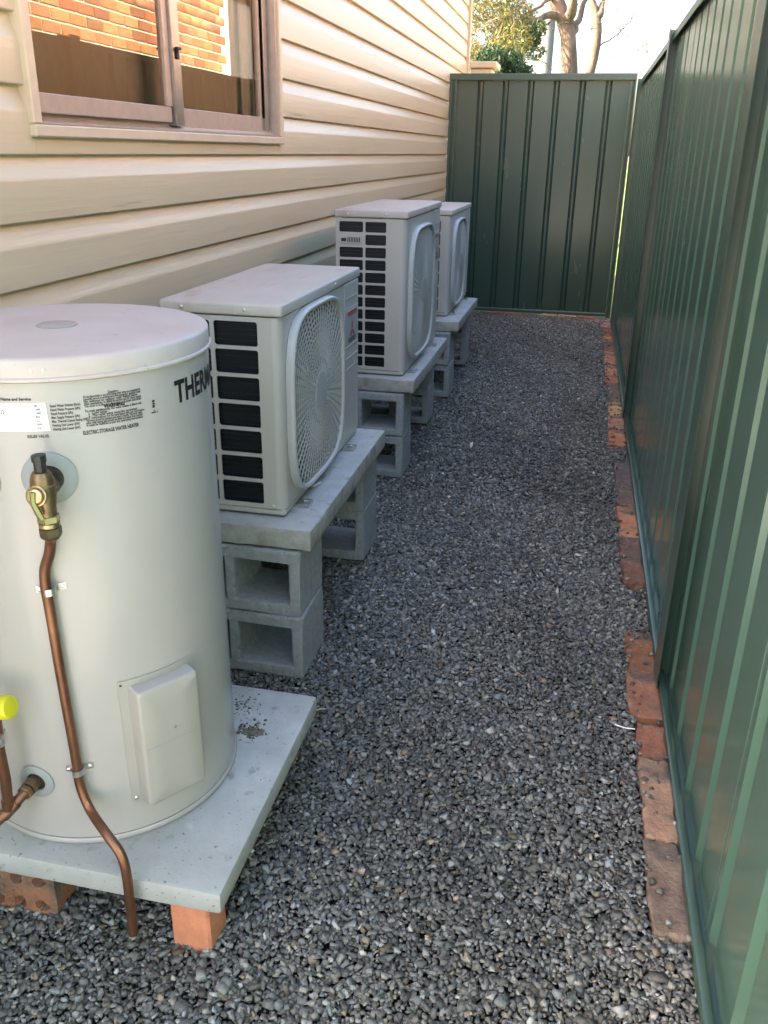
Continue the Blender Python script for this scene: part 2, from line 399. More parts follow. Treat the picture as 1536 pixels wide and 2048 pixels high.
# window
win = link('window', None, house); win.location = Vector((W, WY0, WZ0)) - Vector(house.location)
def wpart(mb, name, m, smooth=0, parent=None):
    o = mb.build(name, m, win, smooth); o.location = -Vector((W, WY0, WZ0)); return o
mb = MB()   # outer cream surround
mb.bbox(W - .018, W + .016, WY0 - .014, WY1 + .012, WZ0 - .012, WZ0 + .012, .003)
mb.bbox(W - .018, W + .015, WY0 - .0145, WY0 + .016, WZ0 + .0125, WZ1 + .03, .003)
mb.bbox(W - .018, W + .015, WY1 - .014, WY1 + .0125, WZ0 + .0125, WZ1 + .03, .003)
mb.bbox(W - .018, W + .017, WY0 - .02, WY1 + .02, WZ1 + .0305, WZ1 + .055, .003)
wpart(mb, 'surround', M['trim'])
mb = MB()   # aluminium frame: sloping sill, jambs, track
mb.prism([(W - .075, 1.2795), (W + .004, 1.2915), (W + .004, 1.296), (W - .022, 1.304), (W - .022, 1.312), (W - .026, 1.312), (W - .026, 1.306), (W - .046, 1.308), (W - .046, 1.316), (W - .05, 1.316), (W - .05, 1.308), (W - .075, 1.31)], 'y', WY0 + .017, WY1 - .015)
mb.bbox(W - .075, W + .006, WY0 + .0165, WY0 + .030, 1.31, WZ1, .002)
mb.bbox(W - .075, W + .006, WY1 - .030, WY1 - .0145, 1.2965, WZ1, .002)
wpart(mb, 'window_frame', M['alu'])
mb = MB()   # front sliding sash, left
mb.bbox(W - .024, W - .006, 1.776, 2.424, 1.313, 1.352, .002); mb.bbox(W - .0245, W - .0065, 1.776, 1.789, 1.3525, WZ1 - .02, .002)
mb.bbox(W - .0245, W - .0055, 2.402, 2.432, 1.3525, WZ1 - .02, .002)
wpart(mb, 'sash', M['alu'])
mb = MB(); mb.bbox(W - .03, W + .004, 2.4330, 2.4460, 1.305, WZ1 - .02, .002); mb.bbox(W - .0255, W - .0008, 2.450, 2.466, 1.305, WZ1 - .02, .002)
mb.bbox(W - .046, W - .009, 2.4665, 2.512, 1.305, WZ1 - .02, .003)
wpart(mb, 'mullion', M['alugrey'])
mb = MB(); mb.box(W - .0252, W - .0001, 2.4462, 2.4498, 1.306, WZ1 - .02); wpart(mb, 'seal', M['rubber'])
mb = MB(); mb.bbox(W - .048, W - .028, 2.514, 3.20, 1.309, 1.354, .002); mb.bbox(W - .0485, W - .0285, 3.2, 3.215, 1.3095, WZ1 - .02, .002)
wpart(mb, 'sash', M['alu'])
mb = MB(); mb.bbox(W - .05, W - .02, 3.2155, 3.262, 1.308, WZ1 - .02, .002); wpart(mb, 'stile', M['alugrey'])
mb = MB(); mb.box(W - .03, W - .0195, 3.2155, 3.2175, 1.35, WZ1 - .02); wpart(mb, 'seal', M['rubber'])
for (a_, b_, xx) in ((1.789, 2.402, W - .015), (2.512, 3.2, W - .038)):
    mb = MB(); mb.add([(xx, a_, 1.35), (xx, b_, 1.35), (xx, b_, WZ1 - .02), (xx, a_, WZ1 - .02)], [(0, 1, 2, 3)]); wpart(mb, 'pane', M['glass'])
mb = MB(); mb.bbox(W - .0005, W + .010, 2.452, 2.463, 1.470, 1.50, .002); mb.bbox(W + .0102, W + .017, 2.440, 2.463, 1.492, 1.499, .001); wpart(mb, 'latch', M['rubber'])
# curtain: folded cloth hanging inside at the right
def curtain(y0, y1, x, label):
    pts = []; n = 40
    for i in range(n + 1):
        t = i / n; pts.append((x + .005 * math.sin(t * 17) + .002 * math.sin(t * 41), y0 + (y1 - y0) * t))
    pts = pts + [(p[0] - .003, p[1]) for p in reversed(pts)]
    m_ = MB(); m_.prism(pts, 'z', 1.284, 2.36, cap=False)
    return m_.build('curtain', M['curtain'], None, 60, label=label, cat='curtain')
mb = MB(); mb.bbox(W - .093, W - .090, 1.748, 3.175, 1.285, 2.36, .001)
mb.build('roller_blind', mat('brown_blind', (.62, .55, .44), .9, var=.05, vscale=40), None, label='brown roller blind drawn down behind both window panes', cat='blind')
curtain(3.135, 3.278, W - .072, 'pale curtain hanging inside the far end of the sliding window')

# ------------------------------------------------------------------ GREEN STEEL FENCES
def rib_profile(t0, t1, d0, depth, pitch=.195, phase=0.0, rib=.050, sl=.011, mid=.004):
    """list of (t, depth offset) for a ribbed sheet from t0 to t1; pans at d0, ribs recessed by depth"""
    out = [(t0, d0)]
    k = math.floor((t0 - phase) / pitch)
    while True:
        c = phase + k * pitch; k += 1
        if c - rib / 2 <= t0: continue
        if c + rib / 2 >= t1: break
        out += [(c - rib / 2, d0), (c - rib / 2 + sl, d0 + depth), (c - rib * .1, d0 + depth - mid), (c + rib * .1, d0 + depth - mid), (c + rib / 2 - sl, d0 + depth), (c + rib / 2, d0)]
    out.append((t1, d0)); return out
def sheet_mesh(prof, axis, z0, z1, th=.0012):
    """axis 'x': fence spans x (faces -Y); axis 'y': spans y (faces -X)"""
    if axis == 'y': a = [(d, t) for t, d in prof]
    else: a = [(t, d) for t, d in prof]
    if axis == 'y': b = [(d + th, t) for t, d in prof]
    else: b = [(t, d + th) for t, d in prof]
    m_ = MB(); m_.prism(a + b[::-1], 'z', z0, z1, cap=False); return m_
# end panel across the passage
GY = 7.49
gate = thing('end_fence', 'green ribbed steel fence panel closing the far end of the passage', 'fence', (-.4, GY, 0))
def gpart(mb, name, m, smooth=0):
    o = mb.build(name, m, gate, smooth); o.location = -Vector(gate.location); return o
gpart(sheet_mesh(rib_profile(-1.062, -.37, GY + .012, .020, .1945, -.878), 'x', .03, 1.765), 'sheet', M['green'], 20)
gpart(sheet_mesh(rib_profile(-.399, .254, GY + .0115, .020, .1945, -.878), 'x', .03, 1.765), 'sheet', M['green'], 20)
mb = MB(); mb.bbox(-1.117, -1.098, GY - .022, GY + .04, 0, 1.800, .002); mb.bbox(-1.097, -1.082, GY - .012, GY + .04, 0, 1.80, .002); mb.bbox(-1.0815, -1.062, GY - .022, GY + .04, 0, 1.80, .002); gpart(mb, 'post', M['green2'])
mb = MB(); mb.bbox(.255, .268, GY - .020, GY + .04, 0, 1.800, .002); mb.bbox(.2685, .280, GY - .008, GY + .04, 0, 1.80, .002); mb.bbox(.2805, .294, GY - .020, GY + .04, 0, 1.80, .002); gpart(mb, 'post', M['green2'])
mb = MB(); mb.bbox(-1.118, .295, GY - .026, GY + .045, 1.7655, 1.8135, .004); gpart(mb, 'top_rail', M['green2'])
mb = MB(); mb.bbox(-1.0605, .254, GY - .010, GY + .04, .008, .034, .004); gpart(mb, 'bottom_rail', M['green2'])

# long fence on the right
FX = .325
fence = thing('fence', 'long green ribbed steel boundary fence along the right of the passage', 'fence', (FX, 3, 0))
def fpart(mb, name, m, smooth=0):
    o = mb.build(name, m, fence, smooth); o.location = -Vector(fence.location); return o
posts = [-2.98, -.52, 1.94, 4.40]
bays = [(-2.93, -.440), (-.425, 2.018), (2.04, 4.478), (4.50, 7.19)]
for (a_, b_) in bays:
    n_ = 3; wd = (b_ - a_) / n_
    for i in range(n_):
        lo = a_ + i * wd; hi = lo + wd - .0004
        fpart(sheet_mesh(rib_profile(lo, hi, FX + (i % 2) * .0015, .020, .195, 1.154), 'y', .012, 1.735), 'sheet', M['greenlit'], 20)
    mb = MB(); mb.bbox(FX - .028, FX - .010, a_ - .02, b_ + .02, -.002, .028, .004, 2); mb.box(FX - .0105, FX + .028, a_ - .02, b_ + .02, -.002, .012)
    fpart(mb, 'bottom_rail', M['green2'], 40)
    mb = MB(); mb.prism([(FX - .018, 1.712), (FX - .018, 1.742), (FX + .030, 1.742), (FX + .030, 1.712), (FX + .028, 1.712), (FX + .028, 1.739), (FX - .016, 1.739), (FX - .016, 1.712)], 'y', a_ - .001, b_ + .001)
    fpart(mb, 'top_rail', M['green2'])
for i, y0 in enumerate(posts + [7.191]):
    mb = MB()
    wd = .10 if i < 4 else .02
    mb.bbox(FX - .034, FX - .032, y0, y0 + wd, -.05, 1.76, .0008)
    mb.box(FX - .0318, FX + .03, y0 + wd * .80, y0 + wd * .86, -.05, 1.758)
    mb.bbox(FX + .0305, FX + .0335, y0, y0 + wd, -.05, 1.76, .001)
    fpart(mb, 'post', M['green2'])
mb = MB(); mb.bbox(FX - .036, FX - .0345, 1.93, 1.955, .62, .705, .0005); fpart(mb, 'bracket', M['green2'])

# ------------------------------------------------------------------ NEIGHBOUR brick house beyond the fence (seen mirrored in the window)
nb = thing('neighbour_house', 'sunlit orange brick house beyond the green fence, mirrored in the window', 'house', (1.5, 3, 0))
NX = 1.5
def npart(mb, name, m, **k):
    o = mb.build(name, m, nb, **k); o.location = -Vector(nb.location); return o
mb = MB(); mb.box(NX + .004, NX + .25, -6, 9.74, -.1, 2.75); mb.box(NX + .25, 8, 11.2, 11.42, -.1, 2.75); mb.box(NX + .25, 8, -6, -5.8, -.1, 2.75); npart(mb, 'wall', M['mortar'])
mb = MB(); mb.box(NX + .06, NX + .25, 9.7405, 11.1995, -.1, 2.75); npart(mb, 'rendered_wall', mat('grey_render', (.085, .083, .078), .9, var=.1, bump=.002))
mb = MB(); mb.prism([(NX - .02, 2.76), (5, 4.2), (9, 2.76)], 'y', -6.2, 11.6); npart(mb, 'roof', M['roof'])
bc = [(.44, .20, .085), (.39, .165, .07), (.50, .25, .11), (.33, .13, .06), (.47, .22, .095), (.29, .115, .06)]
bmd = MB(); bmd.bbox(-.010, .0, -.112, .112, -.0355, .0355, .003); brick_me = bmd.mesh('brick', M['wallbrick'])
cnt = 0; vs = []; fs = []; cs = []
for c in range(32):
    z = .04 + c * .086; offy = (c % 2) * .12
    for i in range(73):
        y = -5.86 + offy + i * .24
        if y > 9.6: continue
        col = bc[rnd.randrange(6)]; col = tuple(q * rnd.uniform(.85, 1.12) for q in col)
        if 1.74 < z < 2.30 and y > 3.2 and cnt < 290:
            o = link('brick', brick_me, nb, loc=(NX + .004 + rnd.uniform(-.001, .001) - 1.5, y - 3, z)); setcol(o, col); cnt += 1
        else:
            n = len(vs); xx = NX - .006
            vs += [(NX + .0035, y - .115, z - .038), (NX + .0035, y + .115, z - .038), (NX + .0035, y + .115, z + .038), (NX + .0035, y - .115, z + .038),
                   (xx, y - .113, z - .036), (xx, y + .113, z - .036), (xx, y + .113, z + .036), (xx, y - .113, z + .036)]
            fs += [(n + 4, n + 7, n + 6, n + 5), (n, n + 4, n + 5, n + 1), (n + 1, n + 5, n + 6, n + 2), (n + 2, n + 6, n + 7, n + 3), (n + 3, n + 7, n + 4, n)]
            cs += [(*col, 1)] * 8
me = npmesh('brickwork', [(np.array(vs), np.array(fs), np.array(cs))], M['wallbrick2'])
link('brickwork', me, nb, kind='stuff', loc=-Vector(nb.location))

# small cream ledge behind the end panel, beside the house corner
mb = MB(); mb.bbox(-1.10, -.90, 8.50, 8.75, -.06, 1.93, .01); mb.bbox(-1.12, -.86, 8.47, 8.80, 1.932, 1.985, .008)
mb.build('pier', M['trim'], label='cream rendered pier standing behind the end fence panel at the house corner', cat='pier')

# ------------------------------------------------------------------ TREES and pole beyond the end panel
def blobs_leaves(n, centers, size, cols, seed, flat=.5):
    r = np.random.default_rng(seed)
    c = np.array([q[:3] for q in centers]); rad = np.array([q[3] if not hasattr(q[3], '__len__') else q[3][0] for q in centers])
    wgt = rad**2.2; wgt /= wgt.sum()
    k = r.choice(len(centers), n, p=wgt)
    d = r.normal(size=(n, 3)); d /= np.linalg.norm(d, axis=1)[:, None]
    p = c[k] + d * (rad[k] * r.uniform(.25, 1, n)**.6)[:, None] * np.array([1, 1, .8])
    u = r.normal(size=(n, 3)); u[:, 2] -= .9; u /= np.linalg.norm(u, axis=1)[:, None]
    v = np.cross(u, r.normal(size=(n, 3))); v /= np.linalg.norm(v, axis=1)[:, None]
    s = (size * r.uniform(.6, 1.3, n))[:, None]
    V = np.stack([p - u * s, p + v * s * .22, p + u * s, p - v * s * .22], 1).reshape(-1, 3)
    F = (np.arange(n) * 4)[:, None] + np.arange(4)
    ci = r.integers(0, len(cols), n); C = np.array(cols)[ci] * r.uniform(.7, 1.25, n)[:, None]
    C = np.concatenate([C, np.ones((n, 1))], 1)
    return V, F, np.repeat(C, 4, 0)
def tree(label, loc, trunk, leaves, name='tree', barks='bark'):
    t = thing(name, label, 'tree', loc)
    mb = MB()
    for pts, rr in trunk[:1]: mb.tube(pts, rr, 12)
    mb.build('trunk', M[barks], t, 60).location = -Vector(loc)
    for pts, rr in trunk[1:]:
        mb = MB(); mb.tube(pts, rr, 8); mb.build('limb', M[barks], t, 60).location = -Vector(loc)
    if leaves is not None:
        o = link('crown', npmesh('crown', leaves, M['leaf']), t, loc=-Vector(loc))
    return t
T = 14.0
def wig(px_list, y, rr, sub=3, seed=0, amp=.02):
    r = random.Random(seed); P = [Vector(ony(a, b, y + (c if c else 0))) for a, b, c in px_list]
    out = []; R = []
    for i in range(len(P) - 1):
        for j in range(sub):
            t = j / sub; out.append(P[i].lerp(P[i + 1], t) + Vector((r.uniform(-amp, amp), r.uniform(-amp, amp), 0))); R.append(rr[i] * (1 - t) + rr[i + 1] * t)
    out.append(P[-1]); R.append(rr[-1]); return out, R
b1 = ony(1138, 148, T)
tk1 = ([(b1[0] + .12, T, -.1), (b1[0] + .04, T, 1.2)] + [ony(1139, 140, T), ony(1138, 110, T), ony(1136, 70, T), ony(1126, 35, T), ony(1112, 0, T), ony(1098, -40, T), ony(1090, -110, T)],
       [.19, .16, .118, .114, .110, .106, .105, .09, .07])
limbs = [tk1,
         wig([(1137, 75, 0), (1150, 60, .1), (1160, 30, .2), (1172, -5, .3), (1190, -60, .5)], T, [.06, .05, .04, .035, .02], seed=1),
         wig([(1135, 45, 0), (1143, 20, -.2), (1147, -10, -.3), (1150, -70, -.4)], T, [.08, .07, .06, .03], seed=2),
         wig([(1118, 32, 0), (1098, 30, -.3), (1071, 41, -.5), (1040, 50, -.8), (1010, 68, -1.1), (975, 95, -1.3), (950, 118, -1.4)], T, [.055, .045, .045, .05, .03, .018, .01], seed=3),
         wig([(1108, -8, 0), (1080, 12, -.4), (1045, 32, -.8), (1015, 60, -1.0), (985, 84, -1.3)], T, [.03, .022, .02, .014, .008], seed=4),
         wig([(1095, -40, 0), (1060, -20, .5), (1010, 5, .8), (960, 10, 1)], T, [.05, .04, .03, .01], seed=5),
         wig([(1110, 33, 0), (1085, 60, -.2), (1060, 92, -.5), (1030, 110, -.8), (1085, 122, -.3), (1105, 140, -.2)], T, [.012, .012, .01, .008, .006, .004], seed=6)]
# weeping foliage mass: clumps along the left limbs
cl = []
r_ = random.Random(5)
for i in range(46):
    px_ = r_.uniform(900, 1062); py_ = r_.uniform(-160, 125)
    if px_ > 1035 and py_ > 60: continue
    q = ony(px_, py_, T - 1.2 + r_.uniform(-1.0, 1.2)); cl.append((*q, r_.uniform(.14, .30)))
leafcols = [(.145, .14, .028), (.10, .11, .022), (.19, .155, .04), (.06, .07, .015), (.17, .11, .05), (.11, .12, .035)]
lv = blobs_leaves(21000, cl, .030, leafcols, 3)
cl2 = [(*ony(r_.uniform(1060, 1300), r_.uniform(-160, -20), T + r_.uniform(-1, 1)), r_.uniform(.1, .25)) for i in range(14)] + [(*ony(r_.uniform(1180, 1290), r_.uniform(30, 100), T + .5), .12) for i in range(3)]
lv2 = blobs_leaves(500, cl2, .035, leafcols, 4)
lv3 = blobs_leaves(1100, [(*ony(1068 + r_.uniform(-14, 14), r_.uniform(55, 110), T - .8), .14) for i in range(6)], .04, [(.09, .12, .05), (.07, .11, .04)], 9)
tree('big gum tree with pale brown trunk and weeping olive foliage behind the end fence', (b1[0], T, 0), limbs, [lv, lv2, lv3])
# twigs through the foliage: limbs joined
tw = MB()
for i in range(130):
    a_ = Vector(ony(r_.uniform(935, 1060), r_.uniform(-20, 135), T - 2.1 + r_.uniform(0, 1.4))); d = Vector((r_.uniform(-.35, .35), r_.uniform(-.2, .2), r_.uniform(-.35, .1)))
    tw.tube([a_, a_ + d * .5 + Vector((0, 0, .03)), a_ + d], [.009, .006, .003], 4)
tr0 = [o for o in COL.objects if o.name == 'tree'][0]
o = tw.build('twigs', M['barkdark'], tr0); o['kind'] = 'stuff'; o.location = -Vector(tr0.location)
T2 = 15.5
b2 = ony(1179, 145, T2)
limbs2 = [([(b2[0] - .1, T2, -.1), (b2[0] - .05, T2, 1.2)] + [ony(a, b, T2) for a, b in ((1178, 148), (1186, 118), (1191, 90), (1194, 60), (1192, 30), (1184, 5), (1175, -40), (1180, -110))],
           [.14, .12, .085, .08, .082, .078, .08, .06, .05, .03]),
          wig([(1194, 33, 0), (1203, 26, 0), (1208, 0, .1), (1212, -50, .2)], T2, [.07, .06, .03, .02], seed=7),
          wig([(1198, 93, 0), (1215, 82, .1), (1240, 66, .2), (1262, 42, .3), (1275, 18, .3), (1279, -10, .4), (1278, -60, .5)], T2, [.012, .010, .009, .008, .007, .006, .004], seed=8),
          wig([(1184, 120, 0), (1177, 112, 0), (1172, 104, 0)], T2, [.022, .016, .006], seed=9),
          wig([(1187, 112, 0), (1170, 122, 0), (1154, 128, 0)], T2, [.01, .007, .004], seed=10)]
tree('slender second tree with knobbly leaning trunk, right of the big gum tree', (b2[0], T2, 0), limbs2, [blobs_leaves(150, [(*ony(r_.uniform(1150, 1250), r_.uniform(-60, 120), T2), .22) for i in range(10)], .03, leafcols, 14)])
tw = MB()
for i in range(34):
    a_ = Vector(ony(r_.uniform(1040, 1260), r_.uniform(-60, 95), T + r_.uniform(-.4, 1.2))); d = Vector((r_.uniform(-.5, .5), r_.uniform(-.2, .2), r_.uniform(-.15, .5)))
    tw.tube([a_, a_ + d * .35 + Vector((0, 0, .05)), a_ + d * .7, a_ + d], [.008, .006, .004, .002], 4)
o = tw.build('twigs', M['barkdark'], tr0); o['kind'] = 'stuff'; o.location = -Vector(tr0.location)
# dark bush
T3 = 11.5
bc_ = ony(1022, 150, T3)
cl3 = [(*ony(r_.uniform(975, 1056), r_.uniform(118, 190), T3 + r_.uniform(-.5, .5)), r_.uniform(.10, .2)) for i in range(26)]
tree('dense dark green bush showing just above the end fence', (bc_[0], T3, 0),
     [([(bc_[0], T3, -.1), (bc_[0] + .03, T3, 1.0), (bc_[0], T3, 1.95)], [.06, .045, .02])], [blobs_leaves(5200, cl3, .042, [(.014, .032, .012), (.022, .048, .017), (.034, .062, .02), (.010, .024, .01)], 8)], name='bush', barks='barkdark')
# pole
T4 = 19.0
pb = ony(1094, 100, T4)
pole = thing('power_pole', 'weathered grey timber pole standing behind the gum tree', 'pole', (pb[0], T4, 0))
mb = MB(); mb.tube([(pb[0] - .04, T4, -.1), (pb[0], T4, 4), (pb[0] + .03, T4, 8.5)], [.135, .125, .10], 16); mb.build('shaft', M['pole'], pole, 50).location = (-pb[0], -T4, 0)
mb = MB(); mb.tube([(pb[0] - .165, T4 - .03, -.1), (pb[0] - .135, T4 - .03, 4), (pb[0] - .10, T4 - .03, 8)], .018, 8); mb.build('conduit', mat('orange_conduit', (.45, .25, .12), .6), pole, 50).location = (-pb[0], -T4, 0)

# ------------------------------------------------------------------ CONCRETE slabs, blocks, bricks
def rough_slab(x0, x1, y0, y1, z0, z1, seed, b=.006, amp=.0016):
    bm = bmesh.new(); bmesh.ops.create_cube(bm, size=1)
    for v in bm.verts: v.co = Vector(((x0 + x1) / 2 + v.co.x * (x1 - x0), (y0 + y1) / 2 + v.co.y * (y1 - y0), (z0 + z1) / 2 + v.co.z * (z1 - z0)))
    bmesh.ops.bevel(bm, geom=bm.edges[:], offset=b, segments=2, affect='EDGES', profile=.6)
    long = [e for e in bm.edges if e.calc_length() > .1]
    bmesh.ops.subdivide_edges(bm, edges=long, cuts=14, use_grid_fill=True)
    r = random.Random(seed)
    for v in bm.verts:
        edge = v.co.z < z1 - .004
        v.co += Vector((r.uniform(-1, 1) * amp * (1 if edge else .5), r.uniform(-1, 1) * amp * (1 if edge else .5), r.uniform(-1, 1) * amp * (.7 if edge else .15)))
    me = bpy.data.meshes.new('slab'); bm.to_mesh(me); bm.free()
    me.materials.append(M['slab']); me.materials.append(M['slabrough'])
    for p in me.polygons:
        p.use_smooth = True
        if abs(p.normal.z) < .4 or p.normal.z < 0: p.material_index = 1
    me.set_sharp_from_angle(angle=math.radians(50))
    return me
SL = [(1.80, 2.638, -.560, 'first (nearest) outdoor unit'), (3.308, 4.196, -.590, 'tall middle outdoor unit'), (4.626, 5.485, -.594, 'farthest outdoor unit')]
for i, (a_, b_, xr, who) in enumerate(SL):
    link('concrete_slab', rough_slab(xr - .455, xr, a_, b_, .361, .415, i), None,
         'grey concrete slab on cinder blocks under the ' + ('nearest' if i == 0 else 'tall middle' if i == 1 else 'farthest') + ' outdoor unit', 'slab', 'concrete slabs carrying the outdoor units')
# heater slab (slightly skewed)
me = rough_slab(-.3, .3, -.287, .287, .097, .14, 9, .007, .0007)
hs = link('concrete_slab', me, None, 'low smooth concrete slab on bricks under the water heater', 'slab', loc=(-.776, 1.258, 0))
Q = {(-1, -1): (-1.06, .972), (1, -1): (-.466, .972), (1, 1): (-.471, 1.540), (-1, 1): (-1.08, 1.545)}
for v in me.vertices:
    s_, t_ = (v.co.x / .3 + 1) / 2, (v.co.y / .287 + 1) / 2
    p = (Vector(Q[(-1, -1)]) * (1 - s_) * (1 - t_) + Vector(Q[(1, -1)]) * s_ * (1 - t_) + Vector(Q[(1, 1)]) * s_ * t_ + Vector(Q[(-1, 1)]) * (1 - s_) * t_)
    v.co.x = p.x + .776; v.co.y = p.y - 1.258
me.materials[1] = M['slab']
M['chip'] = mat('chipped_concrete', (.16, .145, .11), .95, var=.4, vscale=60, bump=.004, bscale=120)
# damaged patch on the slab (part of it): shallow lumps of broken mortar
cm = []
r2 = np.random.default_rng(3)
def lumps(cx, cy, n, sx, sy, z, a0, a1, seed, dark=.6):
    r = np.random.default_rng(seed); x = cx + r.normal(0, sx, n); y = cy + r.normal(0, sy, n)
    V, F, C = rocks(x, y, np.full(n, z), r.uniform(a0, a1, n), cube12(), seed)
    C[:, :3] = C[:, :3] * dark * np.array([1.1, 1.0, .8]); return V, F, C
c1 = onz(505, 1462, .14); c2 = onz(485, 1412, .14)
o = link('mortar_crumbs', npmesh('mortar_crumbs', [lumps(c1[0], c1[1], 110, .018, .014, .1405, .0012, .0042, 1), lumps(c2[0], c2[1], 60, .02, .02, .1402, .001, .003, 2)], M['stone']), kind='stuff', label='dark dirt crumbs scattered on the heater slab beside the tank', cat='debris')
mb = MB(); ch = []
for k in range(16):
    a_ = 2 * PI * k / 16; ch.append((c1[0] + math.cos(a_) * .030 * rnd.uniform(.6, 1.1), c1[1] - .003 + math.sin(a_) * .014 * rnd.uniform(.6, 1.1)))
mb.prism(ch, 'z', .1395, .1413); o = mb.build('chipped_patch', M['chip'], hs); o.location = -Vector(hs.location)

def block_mesh(seed):
    """cinder block lying with its two cores along Y: 0.36 x 0.19 x 0.174"""
    w_, d_, h_ = .365, .188, .1745
    xs = [0, .030, .170, .195, .335, w_]; zs = [0, .031, .143, h_]
    bm = bmesh.new(); r = random.Random(seed)
    def vert(x, y, z, cache={}):
        return bm.verts.new((x - w_, y, z))
    g = {}
    for yi, yy in enumerate((0, d_)):
        for i, x in enumerate(xs):
            for j, z in enumerate(zs): g[i, j, yi] = vert(x, yy, z)
    holes = {(1, 1), (3, 1)}
    for i in range(5):
        for j in range(3):
            if (i, j) in holes:
                a, b, c, d = (i, j), (i + 1, j), (i + 1, j + 1), (i, j + 1)
                for p, q in ((a, b), (b, c), (c, d), (d, a)):
                    bm.faces.new([g[p + (0,)], g[q + (0,)], g[q + (1,)], g[p + (1,)]])
            else:
                for yi in (0, 1): bm.faces.new([g[i, j, yi], g[i + 1, j, yi], g[i + 1, j + 1, yi], g[i, j + 1, yi]])
    for i in range(5):
        for j in (0, 3): bm.faces.new([g[i, j, 0], g[i + 1, j, 0], g[i + 1, j, 1], g[i, j, 1]])
    for j in range(3):
        for i in (0, 5): bm.faces.new([g[i, j, 0], g[i, j + 1, 0], g[i, j + 1, 1], g[i, j, 1]])
    bmesh.ops.recalc_face_normals(bm, faces=bm.faces)
    # round the core corners: push the hole corners
    sharp = [e for e in bm.edges if e.calc_face_angle(0) > .8]
    bmesh.ops.bevel(bm, geom=sharp, offset=.0055, segments=2, affect='EDGES', profile=.5)
    for v in bm.verts: v.co += Vector((r.uniform(-1, 1), r.uniform(-1, 1), r.uniform(-1, 1))) * .0012
    me = bpy.data.meshes.new('cinder_block'); bm.to_mesh(me); bm.free(); me.materials.append(M['block'])
    return me
unit_names = ['nearest', 'middle', 'farthest']
bpos = [(-.585, 1.788, -.600 + .005, 2.488), (-.630, 3.292, -.655, 4.075), (-.632, 4.600, -.645, 5.392)]
bms = [block_mesh(s) for s in range(4)]
for i, (xa, ya, xb, yb) in enumerate(bpos):
    for e, (xx, yy) in enumerate(((xa, ya), (xb, yb))):
        for lv_ in (0, 1):
            lab = '%s cinder block of the %s pedestal under the %s outdoor unit' % (('lower', 'upper')[lv_], ('near', 'far')[e], unit_names[i])
            o = link('cinder_block', bms[rnd.randrange(4)], None, lab, 'cinder block', 'cinder blocks under the outdoor unit slabs',
                     loc=(xx + rnd.uniform(-.003, .003), yy + rnd.uniform(-.003, .003) + (.0 if lv_ else .004), .006 + .1765 * lv_ ))
            o.rotation_euler.z = rnd.uniform(-.008, .008)

# bricks under the heater slab
def brick_mesh(L_, Wd, Hh, seed, holes=False, m='brickobj', rough=.0022, chip=True):
    bm = bmesh.new(); bmesh.ops.create_cube(bm, size=1)
    for v in bm.verts: v.co = Vector((v.co.x * Wd, v.co.y * L_, v.co.z * Hh))
    bmesh.ops.bevel(bm, geom=bm.edges[:], offset=.004, segments=1, affect='EDGES')
    bmesh.ops.subdivide_edges(bm, edges=[e for e in bm.edges if e.calc_length() > .05], cuts=5, use_grid_fill=True)
    r = random.Random(seed)
    ph = [r.uniform(0, 6) for _ in range(6)]
    for v in bm.verts:
        c = v.co
        v.co += Vector((math.sin(c.y * 40 + ph[0]) * .0022 + r.uniform(-1, 1) * rough, r.uniform(-1, 1) * rough + math.sin(c.x * 60 + ph[1]) * .002, math.sin(c.y * 33 + ph[2]) * .0018 + r.uniform(-1, 1) * rough * .8))
    me = bpy.data.meshes.new('brick'); bm.to_mesh(me); bm.free()
    me.materials.append(M[m]); me.polygons.foreach_set('use_smooth', [True] * len(me.polygons)); me.set_sharp_from_angle(angle=math.radians(35))
    return me
gb = 'bricks standing on edge under the heater slab'
o = link('brick', brick_mesh(.068, .071, .118, 3, m='brickclean', rough=.0006), None, 'clean orange brick end under the front right corner of the heater slab', 'brick', gb, loc=(-.531, 1.019, .0375)); setcol(o, (.56, .22, .125))
o = link('brick', brick_mesh(.20, .071, .118, 4), None, 'dark brown brick on edge under the middle of the heater slab right side', 'brick', gb, loc=(-.548, 1.235, .0375)); setcol(o, (.22, .10, .06))
o = link('brick', brick_mesh(.15, .071, .118, 5), None, 'reddish brown brick on edge under the back right corner of the heater slab', 'brick', gb, loc=(-.553, 1.440, .0375)); setcol(o, (.32, .13, .07))
# perforated brick with its hollow bed face to the front
mb = MB()
bw, bh, bt = .228, .118, .075
bm = bmesh.new(); nx, nz = 60, 32
holes = [(-.085 + .0425 * i, -.027 + .054 * j) for i in range(5) for j in range(2)]
vv = {}
for i in range(nx + 1):
    for j in range(nz + 1):
        x = -bw / 2 + bw * i / nx; z = -bh / 2 + bh * j / nz
        dep = 0
        for hx, hz in holes:
            d = math.hypot(x - hx, z - hz)
            if d < .0105: dep = .04
        vv[i, j] = bm.verts.new((x, -bt / 2 + dep + math.sin(x * 70 + z * 40) * .0008 + rnd.uniform(-.0006, .0006), z))
for i in range(nx):
    for j in range(nz): bm.faces.new([vv[i, j], vv[i + 1, j], vv[i + 1, j + 1], vv[i, j + 1]])
bmesh.ops.recalc_face_normals(bm, faces=bm.faces)
edge = [e for e in bm.edges if e.is_boundary]
ex = bmesh.ops.extrude_edge_only(bm, edges=edge)
for v in [q for q in ex['geom'] if isinstance(q, bmesh.types.BMVert)]: v.co.y = bt / 2
bmesh.ops.holes_fill(bm, edges=[e for e in bm.edges if e.is_boundary], sides=0)
bmesh.ops.recalc_face_normals(bm, faces=bm.faces)
me = bpy.data.meshes.new('brick'); bm.to_mesh(me); bm.free(); me.materials.append(M['brickobj'])
